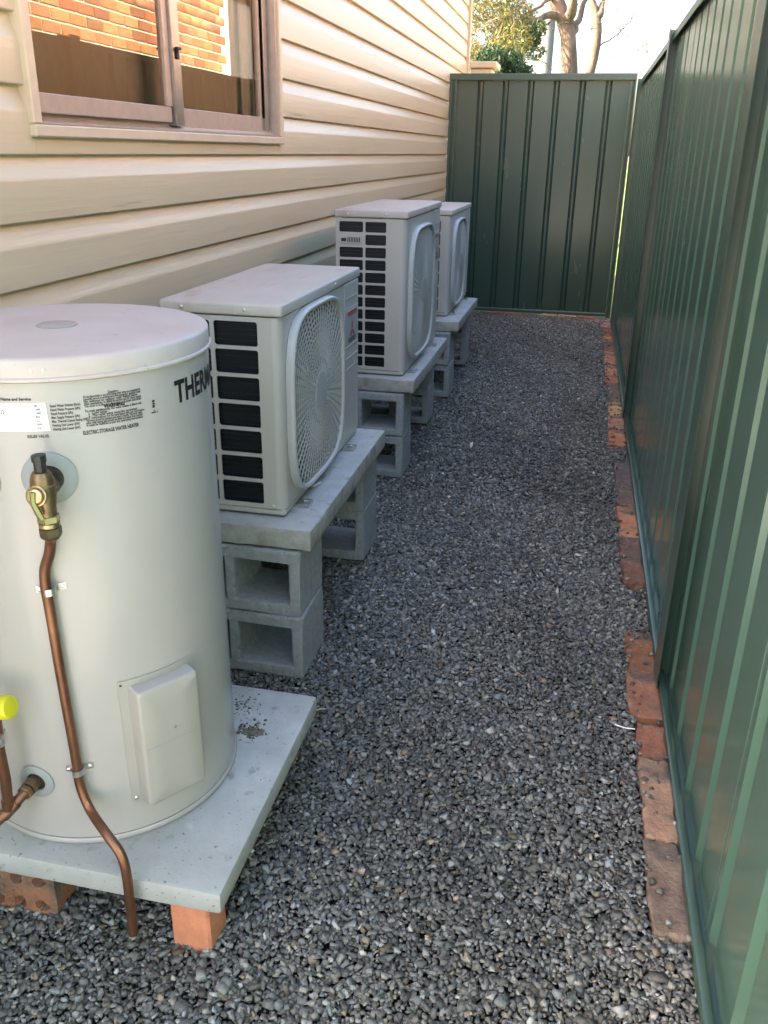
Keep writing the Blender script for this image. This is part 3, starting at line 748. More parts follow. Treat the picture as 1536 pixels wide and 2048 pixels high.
o = link('brick', me, None, 'brown brick with round holes facing out under the front left of the heater slab', 'brick', gb, loc=(-.902, 1.03, .0375)); setcol(o, (.34, .155, .085))
o.rotation_euler.z = .02

# edging bricks along the fence: (near y, far y, left x offset, colour, look)
eb = [(1.185, 1.405, .236, (.19, .135, .105), 'long weathered brown edging brick, nearest the camera along the fence'),
      (1.412, 1.655, .236, (.36, .215, .145), 'pale worn pinkish edging brick, second from the camera'),
      (1.668, 1.785, .236, (.29, .12, .075), 'short broken red edging brick beside the white cable tie'),
      (1.812, 2.015, .222, (.31, .135, .08), 'orange pitted edging brick just beyond the short broken one'),
      (2.020, 2.235, .226, (.26, .11, .06), 'reddish brown edging brick before the gap filled with gravel'),
      (2.535, 2.72, .232, (.20, .095, .065), 'dull brown edging brick just past the gravel gap, half buried'),
      (2.725, 2.90, .232, (.17, .095, .075), 'dark purplish edging brick beside the first unit'),
      (2.905, 3.19, .232, (.47, .21, .11), 'bright orange chipped edging brick between two dark ones'),
      (3.195, 3.42, .232, (.145, .095, .08), 'dark charcoal brown edging brick beyond the bright orange one'),
      (3.425, 3.74, .232, (.12, .085, .08), 'blackened edging brick at the small gravel break'),
      ]
ybnd = [(888, 860), (857, 832), (830, 803), (802, 769), (768, 751), (751, 731), (730, 704), (704, 684), (684, 672), (672, 656), (656, 641)]
cc = [((.42, .17, .08), 'orange edging brick just past the small gravel break'), ((.36, .17, .12), 'dusky pink edging brick beyond the orange one at the gravel break'),
      ((.50, .30, .13), 'yellowish sandy edging brick, lightest of the far row'), ((.16, .10, .085), 'dark grey brown edging brick beyond the yellowish one'),
      ((.34, .13, .08), 'red edging brick beyond the dark grey brown one'), ((.44, .20, .10), 'light orange edging brick beside the middle unit'),
      ((.36, .17, .10), 'long tan edging brick beside the farthest unit'), ((.20, .09, .07), 'dark maroon edging brick near the end fence'),
      ((.45, .20, .11), 'small orange edging brick near the end fence'), ((.28, .10, .07), 'deep red edging brick, second from the end fence'),
      ((.42, .22, .17), 'pale pink edging brick in the corner by the end fence')]
for (pn, pf), (c_, lab) in zip(ybnd, cc):
    a_ = onz(1225, pn, .01)[1]; b_ = onz(1225, pf, .01)[1] - .006
    eb.append((a_, b_, .222 + rnd.uniform(-.006, .006), c_, lab))
for i, (a_, b_, xl, c_, lab) in enumerate(eb):
    xr = min(xl + .078, .300)
    o = link('edging_brick', brick_mesh(b_ - a_, xr - xl, .07, 20 + i, rough=.0025), None, lab, 'brick', 'bricks edging the gravel along the green fence', loc=((xl + xr) / 2, (a_ + b_) / 2, -.023 + rnd.uniform(-.002, .003)))
    setcol(o, c_); o.rotation_euler = (rnd.uniform(-.03, .03), rnd.uniform(-.04, .04), rnd.uniform(-.03, .03))
ends = [(-.70, -.50, (.25, .12, .08), 'dull red brick at the foot of the end fence, left of the sandy ones'), (-.27, -.14, (.42, .34, .19), 'sandy yellow brick at the foot of the end fence, left of its twin'), (-.13, .02, (.40, .31, .18), 'sandy brick at the foot of the end fence, middle one'), (.03, .17, (.28, .15, .10), 'reddish brick at the foot of the end fence, nearest the right fence')]
for i, (a_, b_, c_, lab) in enumerate(ends):
    o = link('brick', brick_mesh(b_ - a_, .07, .06, 60 + i), None, lab, 'brick', 'bricks along the foot of the end fence', loc=((a_ + b_) / 2, 7.425, -.016), rot=(0, 0, PI / 2)); setcol(o, c_)

# ------------------------------------------------------------------ TEXT helper
def text_mesh(s, size, bold=0.0, align='LEFT', squeeze=1.0, sp=1.0):
    cu = bpy.data.curves.new('t', 'FONT'); cu.body = s; cu.size = size; cu.offset = bold; cu.align_x = align; cu.space_character = sp; cu.resolution_u = 2
    ob = bpy.data.objects.new('t', cu); COL.objects.link(ob)
    dg = bpy.context.evaluated_depsgraph_get(); me = bpy.data.meshes.new_from_object(ob.evaluated_get(dg))
    bpy.data.objects.remove(ob); bpy.data.curves.remove(cu)
    V = [(v.co.x * squeeze, v.co.y) for v in me.vertices]; F = [tuple(p.vertices) for p in me.polygons]
    bpy.data.meshes.remove(me); return V, F

# ------------------------------------------------------------------ WATER HEATER
heater = thing('water_heater', 'large pale grey cylindrical electric water heater standing on the low slab', 'water heater', (HX, HY, HZ))
def hp(mb, name, m, smooth=0, parent=None):
    o = mb.build(name, m, parent or heater, smooth)
    if parent is None: o.location = -Vector(heater.location)
    return o
def cyl(th, z, off=0.0):
    a = math.radians(th); return Vector((HX + (HR + off) * math.cos(a), HY + (HR + off) * math.sin(a), z))
def nrm(th): a = math.radians(th); return Vector((math.cos(a), math.sin(a), 0))
def tng(th): a = math.radians(th); return Vector((-math.sin(a), math.cos(a), 0))
mb = MB(); mb.rev([(HR - .01, .1525), (HR, .1530), (HR, .9485), (HR - .01, .9490)], (HX, HY, 0), n=128); hp(mb, 'body', M['heater'], 40)
mb = MB(); mb.rev([(HR - .006, .1405), (HR + .0015, .1405), (HR + .003, .143), (HR + .003, .149), (HR + .001, .1515), (HR - .006, .1515)], (HX, HY, 0), n=128); hp(mb, 'base_ring', M['heater'], 40)
mb = MB(); mb.rev([(HR - .004, .9500), (HR + .0045, .9500), (HR + .0055, .9515), (HR + .0055, .9535), (HR + .0042, .9552), (HR + .0025, .956), (HR + .0025, .978), (HR + .0005, .9815), (HR - .004, .983),
                    (.21, .9845), (.15, .9875), (.10, .990), (.05, .991), (.036, .991), (.001, .991)], (HX, HY, 0), n=128); hp(mb, 'lid', M['heaterlid'], 50)
cc_ = onz(119, 648, .993)
mb = MB(); mb.rev([(.031, .9875), (.031, .9922), (.0285, .9935), (.001, .994)], (cc_[0], cc_[1], 0), n=40); hp(mb, 'centre_cap', M['hcover'], 40)
mb = MB()
for th in (-68, -64): mb.rev([(.0022, 0), (.0022, .0009), (.001, .0013)], cyl(th, .966, .0024), nrm(th), 10)
hp(mb, 'rivet', M['zinc'])
# flat print wrapped round the tank
def wrap(V, F, th0, z0, off, name, m, lay='LEFT', tilt=0):
    v = []
    for x, y in V: v.append(cyl(th0 + math.degrees(x / HR), z0 + y + x * tilt, off))
    m_ = MB(); m_.v = [tuple(p) for p in v]; m_.f = F; m_.m = [0] * len(F); return hp(m_, name, m)
V, F = text_mesh('THERMANN', .0475, .0016, squeeze=.80, sp=1.02); wrap(V, F, -16.2, .8895, .0006, 'printed_name', M['print'])
V, F = text_mesh('ELECTRIC STORAGE WATER HEATER', .0078, .00022); mw = max(p[0] for p in V); V = [(x * .0815 / mw, y) for x, y in V]; wrap(V, F, -54, .8700, .0006, 'printed_line', M['print'])
lines = ['Caution', 'Do not place articles or any of the fittings other wiring are competently fit', 'connected persons as servicing terms with plumbing or electrical trades',
         'No attempt to tamper with Relief Valve', 'When commissioning, or refilling the unit first read the Owner manual', 'This cover is to be only removed by a licensed electrician', 'WARNING',
         'To work satisfactorily, the water heater is filled with', '1  Cold water', '2  The relief valve must be operated', '3  Instructions for its operation are set out below',
         'This device should be operated once every 6 months. The water heater', 'valve relief easing gear should be lifted and water flow checked', 'It must be replaced as per the operating instructions']
Va = []; Fa = []
for i, s_ in enumerate(lines):
    V, F = text_mesh(s_, .0048 if s_ not in ('WARNING',) else .0062, .00012 if s_ != 'WARNING' else .0004)
    mw = max(p[0] for p in V); k = min(1, .083 / mw)
    cx = (.042 - mw * k / 2) if i in (0, 6) else (.004 if 8 <= i <= 10 else 0)
    n = len(Va); Va += [(x * k + cx, y - i * .00345) for x, y in V]; Fa += [tuple(q + n for q in f) for f in F]
wrap(Va, Fa, -52.5, .9265, .0006, 'printed_warning', M['print'])
Va = []; Fa = []
for i, s_ in enumerate(['Rated Water Volume (litres)', 'Rated Water Pressure (kPa)', 'Rated Pressure (kPa)', 'Max. Supply Pressure (kPa)', 'Max. Thermal Cutout Rating (kW)', 'Heating Unit Lower (kW)', 'Heating Unit Lower (kW)']):
    V, F = text_mesh(s_, .0056, .00012, squeeze=.62); n = len(Va); Va += [(x, y - i * .0056) for x, y in V]; Fa += [tuple(q + n for q in f) for f in F]
wrap(Va, Fa, -63.6, .9135, .0006, 'printed_table', M['print'])
V, F = text_mesh('RELIEF VALVE', .0062, .0002, squeeze=.9); mw = max(p[0] for p in V); wrap([(x * .029 / mw, y) for x, y in V], F, -72.4, .8705, .0006, 'printed_line', M['printgrey'])
V, F = text_mesh('Name and Service', .0062, .0002, squeeze=.9); wrap(V, F, -79.5, .9245, .0006, 'printed_line', M['print'])
mb = MB(); n = 16; v = []
for i in range(n + 1):
    th = -103 + (38 + 0) * i / n; v += [cyl(th, .9205, .0005), cyl(th + .5 * (i == n), .8800, .0005)]
mb.add(v, [(2 * i, 2 * i + 1, 2 * i + 3, 2 * i + 2) for i in range(n)]); hp(mb, 'sticker', M['sticker'])
V, F = text_mesh('10 412 612', .0085, .0002, squeeze=.62); wrap(V, F, -84.8, .9055, .0009, 'printed_number', M['print'])
Va = []; Fa = []
for i, s_ in enumerate(['80', '1000', '1400', '850', '3.6', 'N/A', '3.6']):
    V, F = text_mesh(s_, .0048, .0001, squeeze=.8); n = len(Va); Va += [(x, y - i * .0053) for x, y in V]; Fa += [tuple(q + n for q in f) for f in F]
wrap(Va, Fa, -68.6, .9150, .0009, 'printed_number', M['printgrey'])
Va = []; Fa = []   # small certification mark
for (x, y, w_, h_) in [(0, 0, .0045, .003), (.0005, -.004, .003, .003), (.0015, -.0035, .004, .001), (0, -.0085, .004, .0038), (.001, -.013, .003, .001)]:
    n = len(Va); Va += [(x, y), (x + w_, y), (x + w_, y + h_), (x, y + h_)]; Fa.append((n, n + 1, n + 2, n + 3))
V, F = text_mesh('WMK 0', .0036, .0001); n = len(Va); Va += [(x - .003, y - .017) for x, y in V]; Fa += [tuple(q + n for q in f) for f in F]
wrap(Va, Fa, -27.6, .901, .0006, 'printed_mark', M['print'])
# round washers on the curved wall
def washer(th, z, r0, r1, name='washer'):
    m_ = MB(); v = []; f = []; n = 40
    prof = [(r1, .0004), (r1, .0028), (r1 - .002, .0038), (r0 + .001, .0038), (r0, .002)]
    for r, o_ in prof:
        for k in range(n):
            a = 2 * PI * k / n; v.append(cyl(th + math.degrees(r * math.cos(a) / HR), z + r * math.sin(a), o_))
    for i in range(len(prof) - 1):
        for k in range(n): f.append((i * n + k, i * n + (k + 1) % n, (i + 1) * n + (k + 1) % n, (i + 1) * n + k))
    m_.add(v, f); o = hp(m_, name, M['escut'], 40)
    m_ = MB(); m_.add([cyl(th + math.degrees(r0 * math.cos(2 * PI * k / n) / HR), z + r0 * math.sin(2 * PI * k / n), .0012) for k in range(n)], [tuple(range(n))])
    q = m_.build('hole', M['rubber'], o)
    return o
washer(-67.0, .810, .019, .0385); washer(-91.2, .268, .016, .031); washer(-93.5, .806, .019, .037)
# relief valve
va = cyl(-67.0, .800, .0); vn = nrm(-67); vt = tng(-67)
vx = cyl(-67, .79, .043)          # axis of the vertical valve body
vx = Vector(ony(93, 985, vx.y))
valve = link('relief_valve', None, heater, loc=vx - Vector(heater.location))
def vp(mb, name, m, smooth=40): o = mb.build(name, m, valve, smooth); o.location = -vx; return o
mb = MB()
mb.tube([va, vx + Vector((0, 0, .012))], [.0145, .0135], 20)
mb.rev([(.0115, .790 + .030), (.014, .790 + .026), (.0165, .790 + .018), (.0165, .790 - .006), (.0145, .790 - .020), (.0135, .790 - .036)], (vx.x, vx.y, vx.z - .790), n=24)
mb.rev([(.0175, -.0005), (.0175, .005), (.0165, .006)], vx + Vector((0, 0, .006)), n=24)
vp(mb, 'valve_body', M['brass'])
mb = MB(); mb.rev([(.0085, 0), (.0085, .014), (.010, .0145), (.010, .024), (.007, .025)], vx + Vector((0, 0, .030)), n=8); vp(mb, 'knob', M['rubber'], 20)
fdir = (Vector((vx.x, vx.y, vx.z)) - Vector((0, 0, CAMZ))).normalized() * -1
fdir = (Vector((.18, -1, .25))).normalized()
mb = MB(); mb.rev([(.0115, .010), (.0145, .0155), (.0145, .021), (.0125, .022), (.012, .0215), (.0095, .0205), (.0095, .024), (.004, .025)], vx + Vector((-.003, 0, -.004)), fdir, 28); vp(mb, 'end_cap', M['brassbright'])
lb = vx + Vector((-.003, 0, -.004)) + fdir * .027
mb = MB(); mb.tube([lb + Vector((-.002, 0, .006)), lb + Vector((-.003, 0, -.010)), lb + Vector((.001, .002, -.024)), lb + Vector((.004, .004, -.034))], [.0036, .0042, .0048, .0042], 6); vp(mb, 'lever', M['brassbright'])
mb = MB(); mb.rev([(.0125, 0), (.0155, -.001), (.0155, -.010), (.0130, -.011)], vx + Vector((.001, 0, -.034)), n=6); mb.rev([(.0145, -.0112), (.0148, -.0165), (.0140, -.018)], vx + Vector((.001, 0, -.034)), n=24); vp(mb, 'nut', M['brassbright'], 20)
mb = MB(); mb.rev([(.0135, 0), (.0155, -.001), (.0155, -.013), (.0135, -.017), (.0115, -.018)], vx + Vector((.0015, 0, -.0522)), n=6); vp(mb, 'nut', M['brassdark'], 20)
# drain pipe
def smooth_path(P, sub=6):
    P = [Vector(p) for p in P]; out = []
    for i in range(len(P) - 1):
        p0, p1, p2, p3 = P[max(i - 1, 0)], P[i], P[i + 1], P[min(i + 2, len(P) - 1)]
        for j in range(sub):
            t = j / sub; out.append(.5 * ((2 * p1) + (p2 - p0) * t + (2 * p0 - 5 * p1 + 4 * p2 - p3) * t * t + (3 * p1 - p0 - 3 * p2 + p3) * t**3))
    out.append(P[-1]); return out
pr = .0080
path = [vx + Vector((.0015, 0, -.066))]
for (a_, b_, off) in [(106, 1082, .028), (103, 1108, .020), (94, 1140, .014), (95, 1175, .0125), (103, 1220, .0125), (124, 1350, .0125), (145, 1470, .0125), (155, 1530, .0125), (162, 1574, .0145), (182, 1622, .030)]:
    path.append(oncyl(a_, b_, HR + off))
path += [ony(213, 1668, .972), ony(240, 1706, .960), ony(252, 1742, .955), ony(259, 1796, .953), ony(266, 1868, .951)]
pp = smooth_path(path, 6)
mb = MB(); mb.tube(pp, pr, 14); hp(mb, 'drain_pipe', M['copper'], 60)
for (px_, py_) in ((102, 1183), (157, 1544)):
    c = Vector(oncyl(px_, py_, HR + .0125)); th = math.degrees(math.atan2(c.y - HY, c.x - HX)); z = c.z
    m_ = MB(); n = 14; prof = []
    for k in range(n + 1):
        a = PI * k / n; prof.append((math.cos(a) * (pr + .0012), .0125 + math.sin(a) * (pr + .0012) - .001))
    prof = [(.022, .0015), (pr + .0035, .0015), (pr + .0014, .004)] + prof + [(-pr - .0014, .004), (-pr - .0035, .0015), (-.022, .0015)]
    v = []
    for (s_, d_) in prof:
        for dz in (-.0055, .0055): v.append(cyl(th + math.degrees(s_ / HR), z + dz + s_ * .12, d_ + .0006))
    m_.add(v, [(2 * i, 2 * i + 1, 2 * i + 3, 2 * i + 2) for i in range(len(prof) - 1)])
    cl_ = hp(m_, 'pipe_clip', M['zinc'], 50)
    for s_ in (-.0175, .0175):
        sc = MB(); sc.rev([(.0038, 0), (.0036, .0016), (.002, .0024)], cyl(th + math.degrees(s_ / HR), z + s_ * .12, .0024), nrm(th), 12); sc.build('screw', M['zinc'], cl_, 40)
# lower cold water inlet, tee and yellow capped riser
inlet = link('inlet_fitting', None, heater, loc=cyl(-91.2, .268) - Vector(heater.location))
def ip(mb, name, m, smooth=40): o = mb.build(name, m, inlet, smooth); o.location = -cyl(-91.2, .268); return o
c0 = cyl(-92.0, .268, -.004); c1_ = Vector(ony(52, 1584, c0.y - .030)); c2_ = Vector(ony(18, 1620, c0.y - .052)); c3_ = Vector(ony(-30, 1668, c0.y - .078))
ax = (c1_ - c0).normalized()
mb = MB(); mb.rev([(.0125, 0), (.0125, .012), (.0145, .0125), (.0145, .020), (.012, .0205)], c0 + ax * .004, ax, 6)
mb.rev([(.0125, 0), (.0135, .001), (.0135, .008), (.011, .009)], c0 + ax * .026, ax, 6); ip(mb, 'nut', M['brass'], 20)
mb = MB(); mb.tube([c0, c1_, c2_, c3_], [.0095, .0088, .0088, .0088], 14); mb.tube([c2_ + (c1_ - c2_) * .45, c2_ - (c1_ - c2_) * .35], .0108, 14); ip(mb, 'pipe', M['copperdull'])
u1 = Vector(ony(12, 1560, c2_.y)); u2 = Vector(ony(0, 1500, c2_.y)); u3 = Vector(ony(-6, 1444, c2_.y))
mb = MB(); mb.tube([c2_, u1, u2, u3], .0088, 14); mb.tube([c2_ + (u1 - c2_) * .06, c2_ + (u1 - c2_) * .34], .0108, 14); ip(mb, 'riser', M['copper'])
mb = MB(); mb.rev([(.0105, 0), (.0115, .004), (.0125, .008), (.0105, .014), (.013, .018), (.013, .024)], u2 + (u3 - u2) * .2, (u3 - u2).normalized(), 16); ip(mb, 'collar', M['zinc'])
yc = Vector(ony(-12, 1417, c2_.y - .004)); yd = (Vector(ony(30, 1414, c2_.y - .004)) - yc).normalized()
mb = MB(); mb.rev([(.0150, -.02), (.0165, 0), (.0165, .018), (.0185, .0185), (.0185, .034), (.0165, .0375), (.008, .039)], yc - yd * .004, yd, 20); ip(mb, 'cap', M['yellow'])
# access cover
thc = -36.0; cn = nrm(thc); ct = tng(thc); zc = .330
cov = link('access_cover', None, heater, loc=cyl(thc, zc) - Vector(heater.location))
def loc3(s_, z, d): return Vector((HX, HY, 0)) + cn * (HR + d) + ct * s_ + Vector((0, 0, z))
bm = bmesh.new(); w2, h2 = .060, .119
ring = []
def rr_loop(hw, hh, d, rad, zoff=0, n=5):
    out = []
    for (sx, sz, a0) in ((1, 1, 0), (-1, 1, PI / 2), (-1, -1, PI), (1, -1, 1.5 * PI)):
        for k in range(n + 1):
            a = a0 + PI / 2 * k / n
            out.append(loc3(sx * (hw - rad) + math.cos(a) * rad, zc + zoff + sz * (hh - rad) + math.sin(a) * rad, d))
    return out
loops = [rr_loop(.056, .114, -.012, .006), rr_loop(.055, .113, .022, .006), rr_loop(.0535, .1115, .0265, .006), rr_loop(.050, .108, .0285, .006), rr_loop(.020, .08, .0287, .006)]
mb = MB(); n = len(loops[0]); v = [p for l in loops for p in l]; f = []
for i in range(len(loops) - 1):
    for k in range(n): f.append((i * n + k, i * n + (k + 1) % n, (i + 1) * n + (k + 1) % n, (i + 1) * n + k))
f.append(tuple((len(loops) - 1) * n + k for k in range(n))); mb.add(v, f)
o = mb.build('cover_shell', M['hcover'], cov, 50); o.location = -cyl(thc, zc)
mb = MB(); v = []; n = 12   # curved flange against the tank
for i in range(n + 1):
    s_ = -.070 + .133 * i / n
    th = thc + math.degrees(s_ / HR)
    for z in (.212, .455): v += [cyl(th, z, .0005), cyl(th, z, .003)]
f = []
for i in range(n):
    a = i * 4; f += [(a + 1, a + 5, a + 7, a + 3), (a, a + 1, a + 3, a + 2), (a + 1, a, a + 4, a + 5), (a + 3, a + 7, a + 6, a + 2)]
a = n * 4; f.append((a, a + 1, a + 3, a + 2)); mb.add(v, f)
o = mb.build('flange', M['hcover'], cov); o.location = -cyl(thc, zc)
mb = MB(); mb.rev([(.0042, -.001), (.0042, .002), (.002, .0032)], cyl(thc - math.degrees(.063 / HR), .222, .003), nrm(thc - 15), 12)
o = mb.build('screw', M['zinc'], cov, 40); o.location = -cyl(thc, zc)
mb = MB(); mb.rev([(.0028, -.003), (.0028, .0004), (.001, .001)], loc3(0.004, .355, .0288), cn, 12); o = mb.build('screw', M['zinc'], cov, 40); o.location = -cyl(thc, zc)
mb = MB(); mb.rev([(.0022, -.003), (.0022, .0004), (.001, .0006)], cyl(thc - math.degrees(.066 / HR), .448, .003), nrm(thc - 15), 10); o = mb.build('screw_hole', M['rubber'], cov); o.location = -cyl(thc, zc)
mb = MB(); p0 = loc3(-.05, .333, .0289); 
mb.add([loc3(-.050, .3315, .0291), loc3(.050, .3315, .0291), loc3(.050, .3325, .0291), loc3(-.050, .3325, .0291)], [(0, 1, 2, 3)]); o = mb.build('seam', M['escut'], cov); o.location = -cyl(thc, zc)

# ------------------------------------------------------------------ OUTDOOR UNITS
def sup(a, ex):
    c, s = math.cos(a), math.sin(a); k = (abs(c)**ex + abs(s)**ex)**(-1 / ex); return c * k, s * k
def outdoor_unit(label, loc, L_, D_, H_, rows, cols, gy, gz, ga, gb_, ztop, zbot, small=False, logo=True, special=False):
    u = thing('outdoor_unit', label, 'outdoor unit', loc, 'outdoor air conditioning units in a row on slabs')
    def ap(mb, name, m, smooth=0, parent=None): return mb.build(name, m, parent or u, smooth)
    RC = .022; ZL = H_ - .030
    # front panel (faces +X at x=0) with a hole, lying in the y-z plane
    n = 96; EX = 3.9
    mb = MB(); outer = []; inner = []
    y0, y1, z0, z1 = RC, L_ - .165, .022, ZL
    for k in range(n):
        a = 2 * PI * k / n; cx, cz = sup(a, EX); inner.append((0, gy + cx * ga, gz + cz * gb_))
        c, s = math.cos(a), math.sin(a); ts = []
        if c > 1e-9: ts.append((y1 - gy) / c)
        if c < -1e-9: ts.append((y0 - gy) / c)
        if s > 1e-9: ts.append((z1 - gz) / s)
        if s < -1e-9: ts.append((z0 - gz) / s)
        t = min(ts); outer.append((0, gy + c * t, gz + s * t))
    # snap nearest samples to the corners
    for cy_, cz_ in ((y0, z0), (y0, z1), (y1, z0), (y1, z1)):
        k = min(range(n), key=lambda q: (outer[q][1] - cy_)**2 + (outer[q][2] - cz_)**2); outer[k] = (0, cy_, cz_)
    mb.add(outer + inner, [(k, (k + 1) % n, n + (k + 1) % n, n + k) for k in range(n)])
    # rounded front corner, side return
    mb.strip([(-RC + RC * math.sin(PI / 2 * k / 6), RC - RC * math.cos(PI / 2 * k / 6)) for k in range(7)], 'z', z0, ZL)
    # side (end) face at y=0 with openings
    xs = sorted(set([-D_, -RC] + [c for q in cols for c in q])); rp = (ztop - zbot) / rows; gap = .0085
    zs = sorted(set([z0, ZL] + [round(zbot + rp * i + gap / 2, 5) for i in range(rows)] + [round(zbot + rp * (i + 1) - gap / 2, 5) for i in range(rows)]))
    def isopen(xm, zm):
        for ci, q in enumerate(cols):
            if q[0] < xm < q[1]:
                k = (zm - zbot) / rp
                if 0 <= k <= rows:
                    fr_ = (k - math.floor(k)) * rp
                    if gap / 2 < fr_ < rp - gap / 2:
                        if special and ci == 0 and int(k) == rows - 2: return False
                        return True
        return False
    for i in range(len(xs) - 1):
        for j in range(len(zs) - 1):
            xm, zm = (xs[i] + xs[i + 1]) / 2, (zs[j] + zs[j + 1]) / 2
            a_, b_, c_, d_ = xs[i], xs[i + 1], zs[j], zs[j + 1]
            if isopen(xm, zm):
                # octagonal opening: corner fillers + reveals
                q = .004
                for (sx, sz, dx, dz) in ((a_, c_, q, q), (b_, c_, -q, q), (b_, d_, -q, -q), (a_, d_, q, -q)):
                    mb.add([(sx, 0, sz), (sx + dx, 0, sz), (sx, 0, sz + dz)], [(0, 1, 2)])
                o8 = [(a_ + q, c_), (b_ - q, c_), (b_, c_ + q), (b_, d_ - q), (b_ - q, d_), (a_ + q, d_), (a_, d_ - q), (a_, c_ + q)]
                mb.prism(o8, 'y', 0, .004, cap=False)
            else:
                mb.add([(a_, 0, c_), (b_, 0, c_), (b_, 0, d_), (a_, 0, d_)], [(0, 1, 2, 3)])
    body = ap(mb, 'casing', M['acwhite'], 50)
    # service panel right of the grille, a hair proud
    mb = MB(); mb.bbox(-.03, .0015, y1 + .0015, L_, z0, ZL - .001, .003); sp = ap(mb, 'service_panel', M['acwhite'])
    sh = H_ / .49
    mb = MB()
    for zz in ((.425, .395, .290, .258, .226) if not small else (.46, .43, .30, .27)):
        mb.box(.0016, .0034, y1 + .006, L_ - .008, zz * sh * .985, zz * sh * .985 + .0022)
    ap(mb, 'rib', M['acwhite'], parent=sp)
    # far end, back coil and base, inner darkness
    mb = MB(); mb.box(-D_, -.0305, L_ - .002, L_ - .0005, .022, ZL); ap(mb, 'end_panel', M['acwhite'])
    mb = MB(); mb.bbox(-D_, -.002, .002, L_ - .002, .004, .0215, .004); ap(mb, 'base_pan', M['acwhite'])
    mb = MB(); mb.box(-D_ + .012, -RC - .006, .012, .030, .0216, ZL - .004); mb.box(-D_ + .005, -D_ + .011, .012, L_ - .01, .0216, ZL - .004)
    mb.box(-.090, -.085, .0301, L_ - .17, .0216, ZL - .004)  # near-black sheet added behind the fan; inside shade put into its colour
    coil = ap(mb, 'coil', M['dark'])
    mb = MB()
    for k in range(int((ZL - .03) / .0125)):
        z = .028 + k * .0125; mb.box(-D_ + .014, -RC - .008, .0105, .0118, z, z + .0018)
    ap(mb, 'fin', M['fin'], parent=coil)
    # lid
    mb = MB(); mb.bbox(-D_ - .005, .006, -.005, L_ + .004, ZL + .002, H_, .006, 3); lid = ap(mb, 'lid', M['aclid'], 40)
    mb = MB()
    for (x_, y_, nx_, ny_) in ((-.235, -.005, 0, -1), (-.082, -.005, 0, -1), (.006, L_ * .62, 1, 0)):
        mb = MB(); mb.rev([(.0045, 0), (.0042, .0016), (.0018, .0028)], (x_ * (D_ / .285) if ny_ else x_, y_, ZL + .016), (nx_, ny_, 0), 12)
        ap(mb, 'screw', M['zinc'], 40, lid)
    mb = MB(); mb.rev([(.0038, -.001), (.0036, .0016), (.0018, .0026)], (-.032, 0, .030), (0, -1, 0), 12); ap(mb, 'screw', M['zinc'], 40)
    # bezel around the grille
    mb = MB(); prof = [(1.0, .0005), (1.0, .012), (.992, .0185), (.980, .021), (.960, .0205), (.946, .0165), (.940, .010), (.940, .002)]
    v = []; f = []
    for s_, d_ in prof:
        for k in range(n):
            cx, cz = sup(2 * PI * k / n, EX); e = (1 - s_) * min(ga, gb_); v.append((d_, gy + cx * (ga - e * 1.0), gz + cz * (gb_ - e)))
    for i in range(len(prof) - 1):
        for k in range(n): f.append((i * n + k, i * n + (k + 1) % n, (i + 1) * n + (k + 1) % n, (i + 1) * n + k))
    mb.add(v, f); bz = ap(mb, 'bezel', M['acgrille'], 50)
    ia, ib = ga * .94, gb_ * .94
    def inside(y, z): return (abs(y / ia)**EX + abs(z / ib)**EX) < 1
    def dome(r): return .012 + .005 * max(0, 1 - (r / ia)**2)
    mb = MB(); r = .052
    while r < ia * 1.28:
        m = 72
        for k in range(m):
            a0, a1 = 2 * PI * k / m, 2 * PI * (k + 1) / m
            if inside(r * math.cos(a0), r * math.sin(a0)) and inside(r * math.cos(a1), r * math.sin(a1)):
                v = []
                for a in (a0, a1):
                    for (dr, dx) in ((-.0009, 0), (.0009, 0), (.0009, -.0035), (-.0009, -.0035)):
                        v.append((dome(r) + dx, gy + (r + dr) * math.cos(a), gz + (r + dr) * math.sin(a)))
                mb.add(v, [(0, 1, 5, 4), (1, 2, 6, 5), (2, 3, 7, 6), (3, 0, 4, 7)])
        r += .0135
    ap(mb, 'grille_ring', M['acgrille'])
    mb = MB(); nb_ = 60
    for k in range(nb_):
        a = 2 * PI * k / nb_; ca, sa = math.cos(a), math.sin(a)
        cx, cz = sup(a, EX); 
        # radius where the ray meets the opening
        t = (abs(ca / ia)**EX + abs(sa / ib)**EX)**(-1 / EX)
        r0 = .050 if k % 2 == 0 else .085
        ty, tz = -sa * .0008, ca * .0008; v = []
        for rr in (r0, (r0 + t) / 2, t + .003):
            for (q, dx) in ((-1, .0008), (1, .0008), (1, -.0028), (-1, -.0028)):
                v.append((dome(rr) + dx, gy + ca * rr + ty * q, gz + sa * rr + tz * q))
        f = []
        for s_ in (0, 4): f += [(s_ + i, s_ + (i + 1) % 4, s_ + 4 + (i + 1) % 4, s_ + 4 + i) for i in range(4)]
        mb.add(v, f)
    ap(mb, 'grille_spoke', M['acgrille'])
    mb = MB(); mb.rev([(.050, 0), (.052, .006), (.050, .0095), (.001, .0105)], (.0085, gy, gz), (1, 0, 0), 40); ap(mb, 'hub', M['acgrille'], 40)
    # fan: three broad blades behind the grille
    mb = MB(); R_ = min(ia, ib) * .97
    for b in range(3):
        A0 = b * 2 * PI / 3 + .4; v = []; f = []
        for i in range(7):
            for j in range(6):
                rr = .045 + (R_ - .045) * j / 5; a = A0 + (i / 6 - .5) * 1.25 + rr * .8; v.append((-.020 - .035 * (i / 6), gy + rr * math.cos(a), gz + rr * math.sin(a)))
        for i in range(6):
            for j in range(5): f.append((i * 6 + j, i * 6 + j + 1, i * 6 + j + 7, i * 6 + j + 6))
        mb.add(v, f)
    mb.rev([(.045, 0), (.045, .03), (.03, .036)], (-.045, gy, gz), (1, 0, 0), 24)
    fan = ap(mb, 'fan', M['fan'], 60)
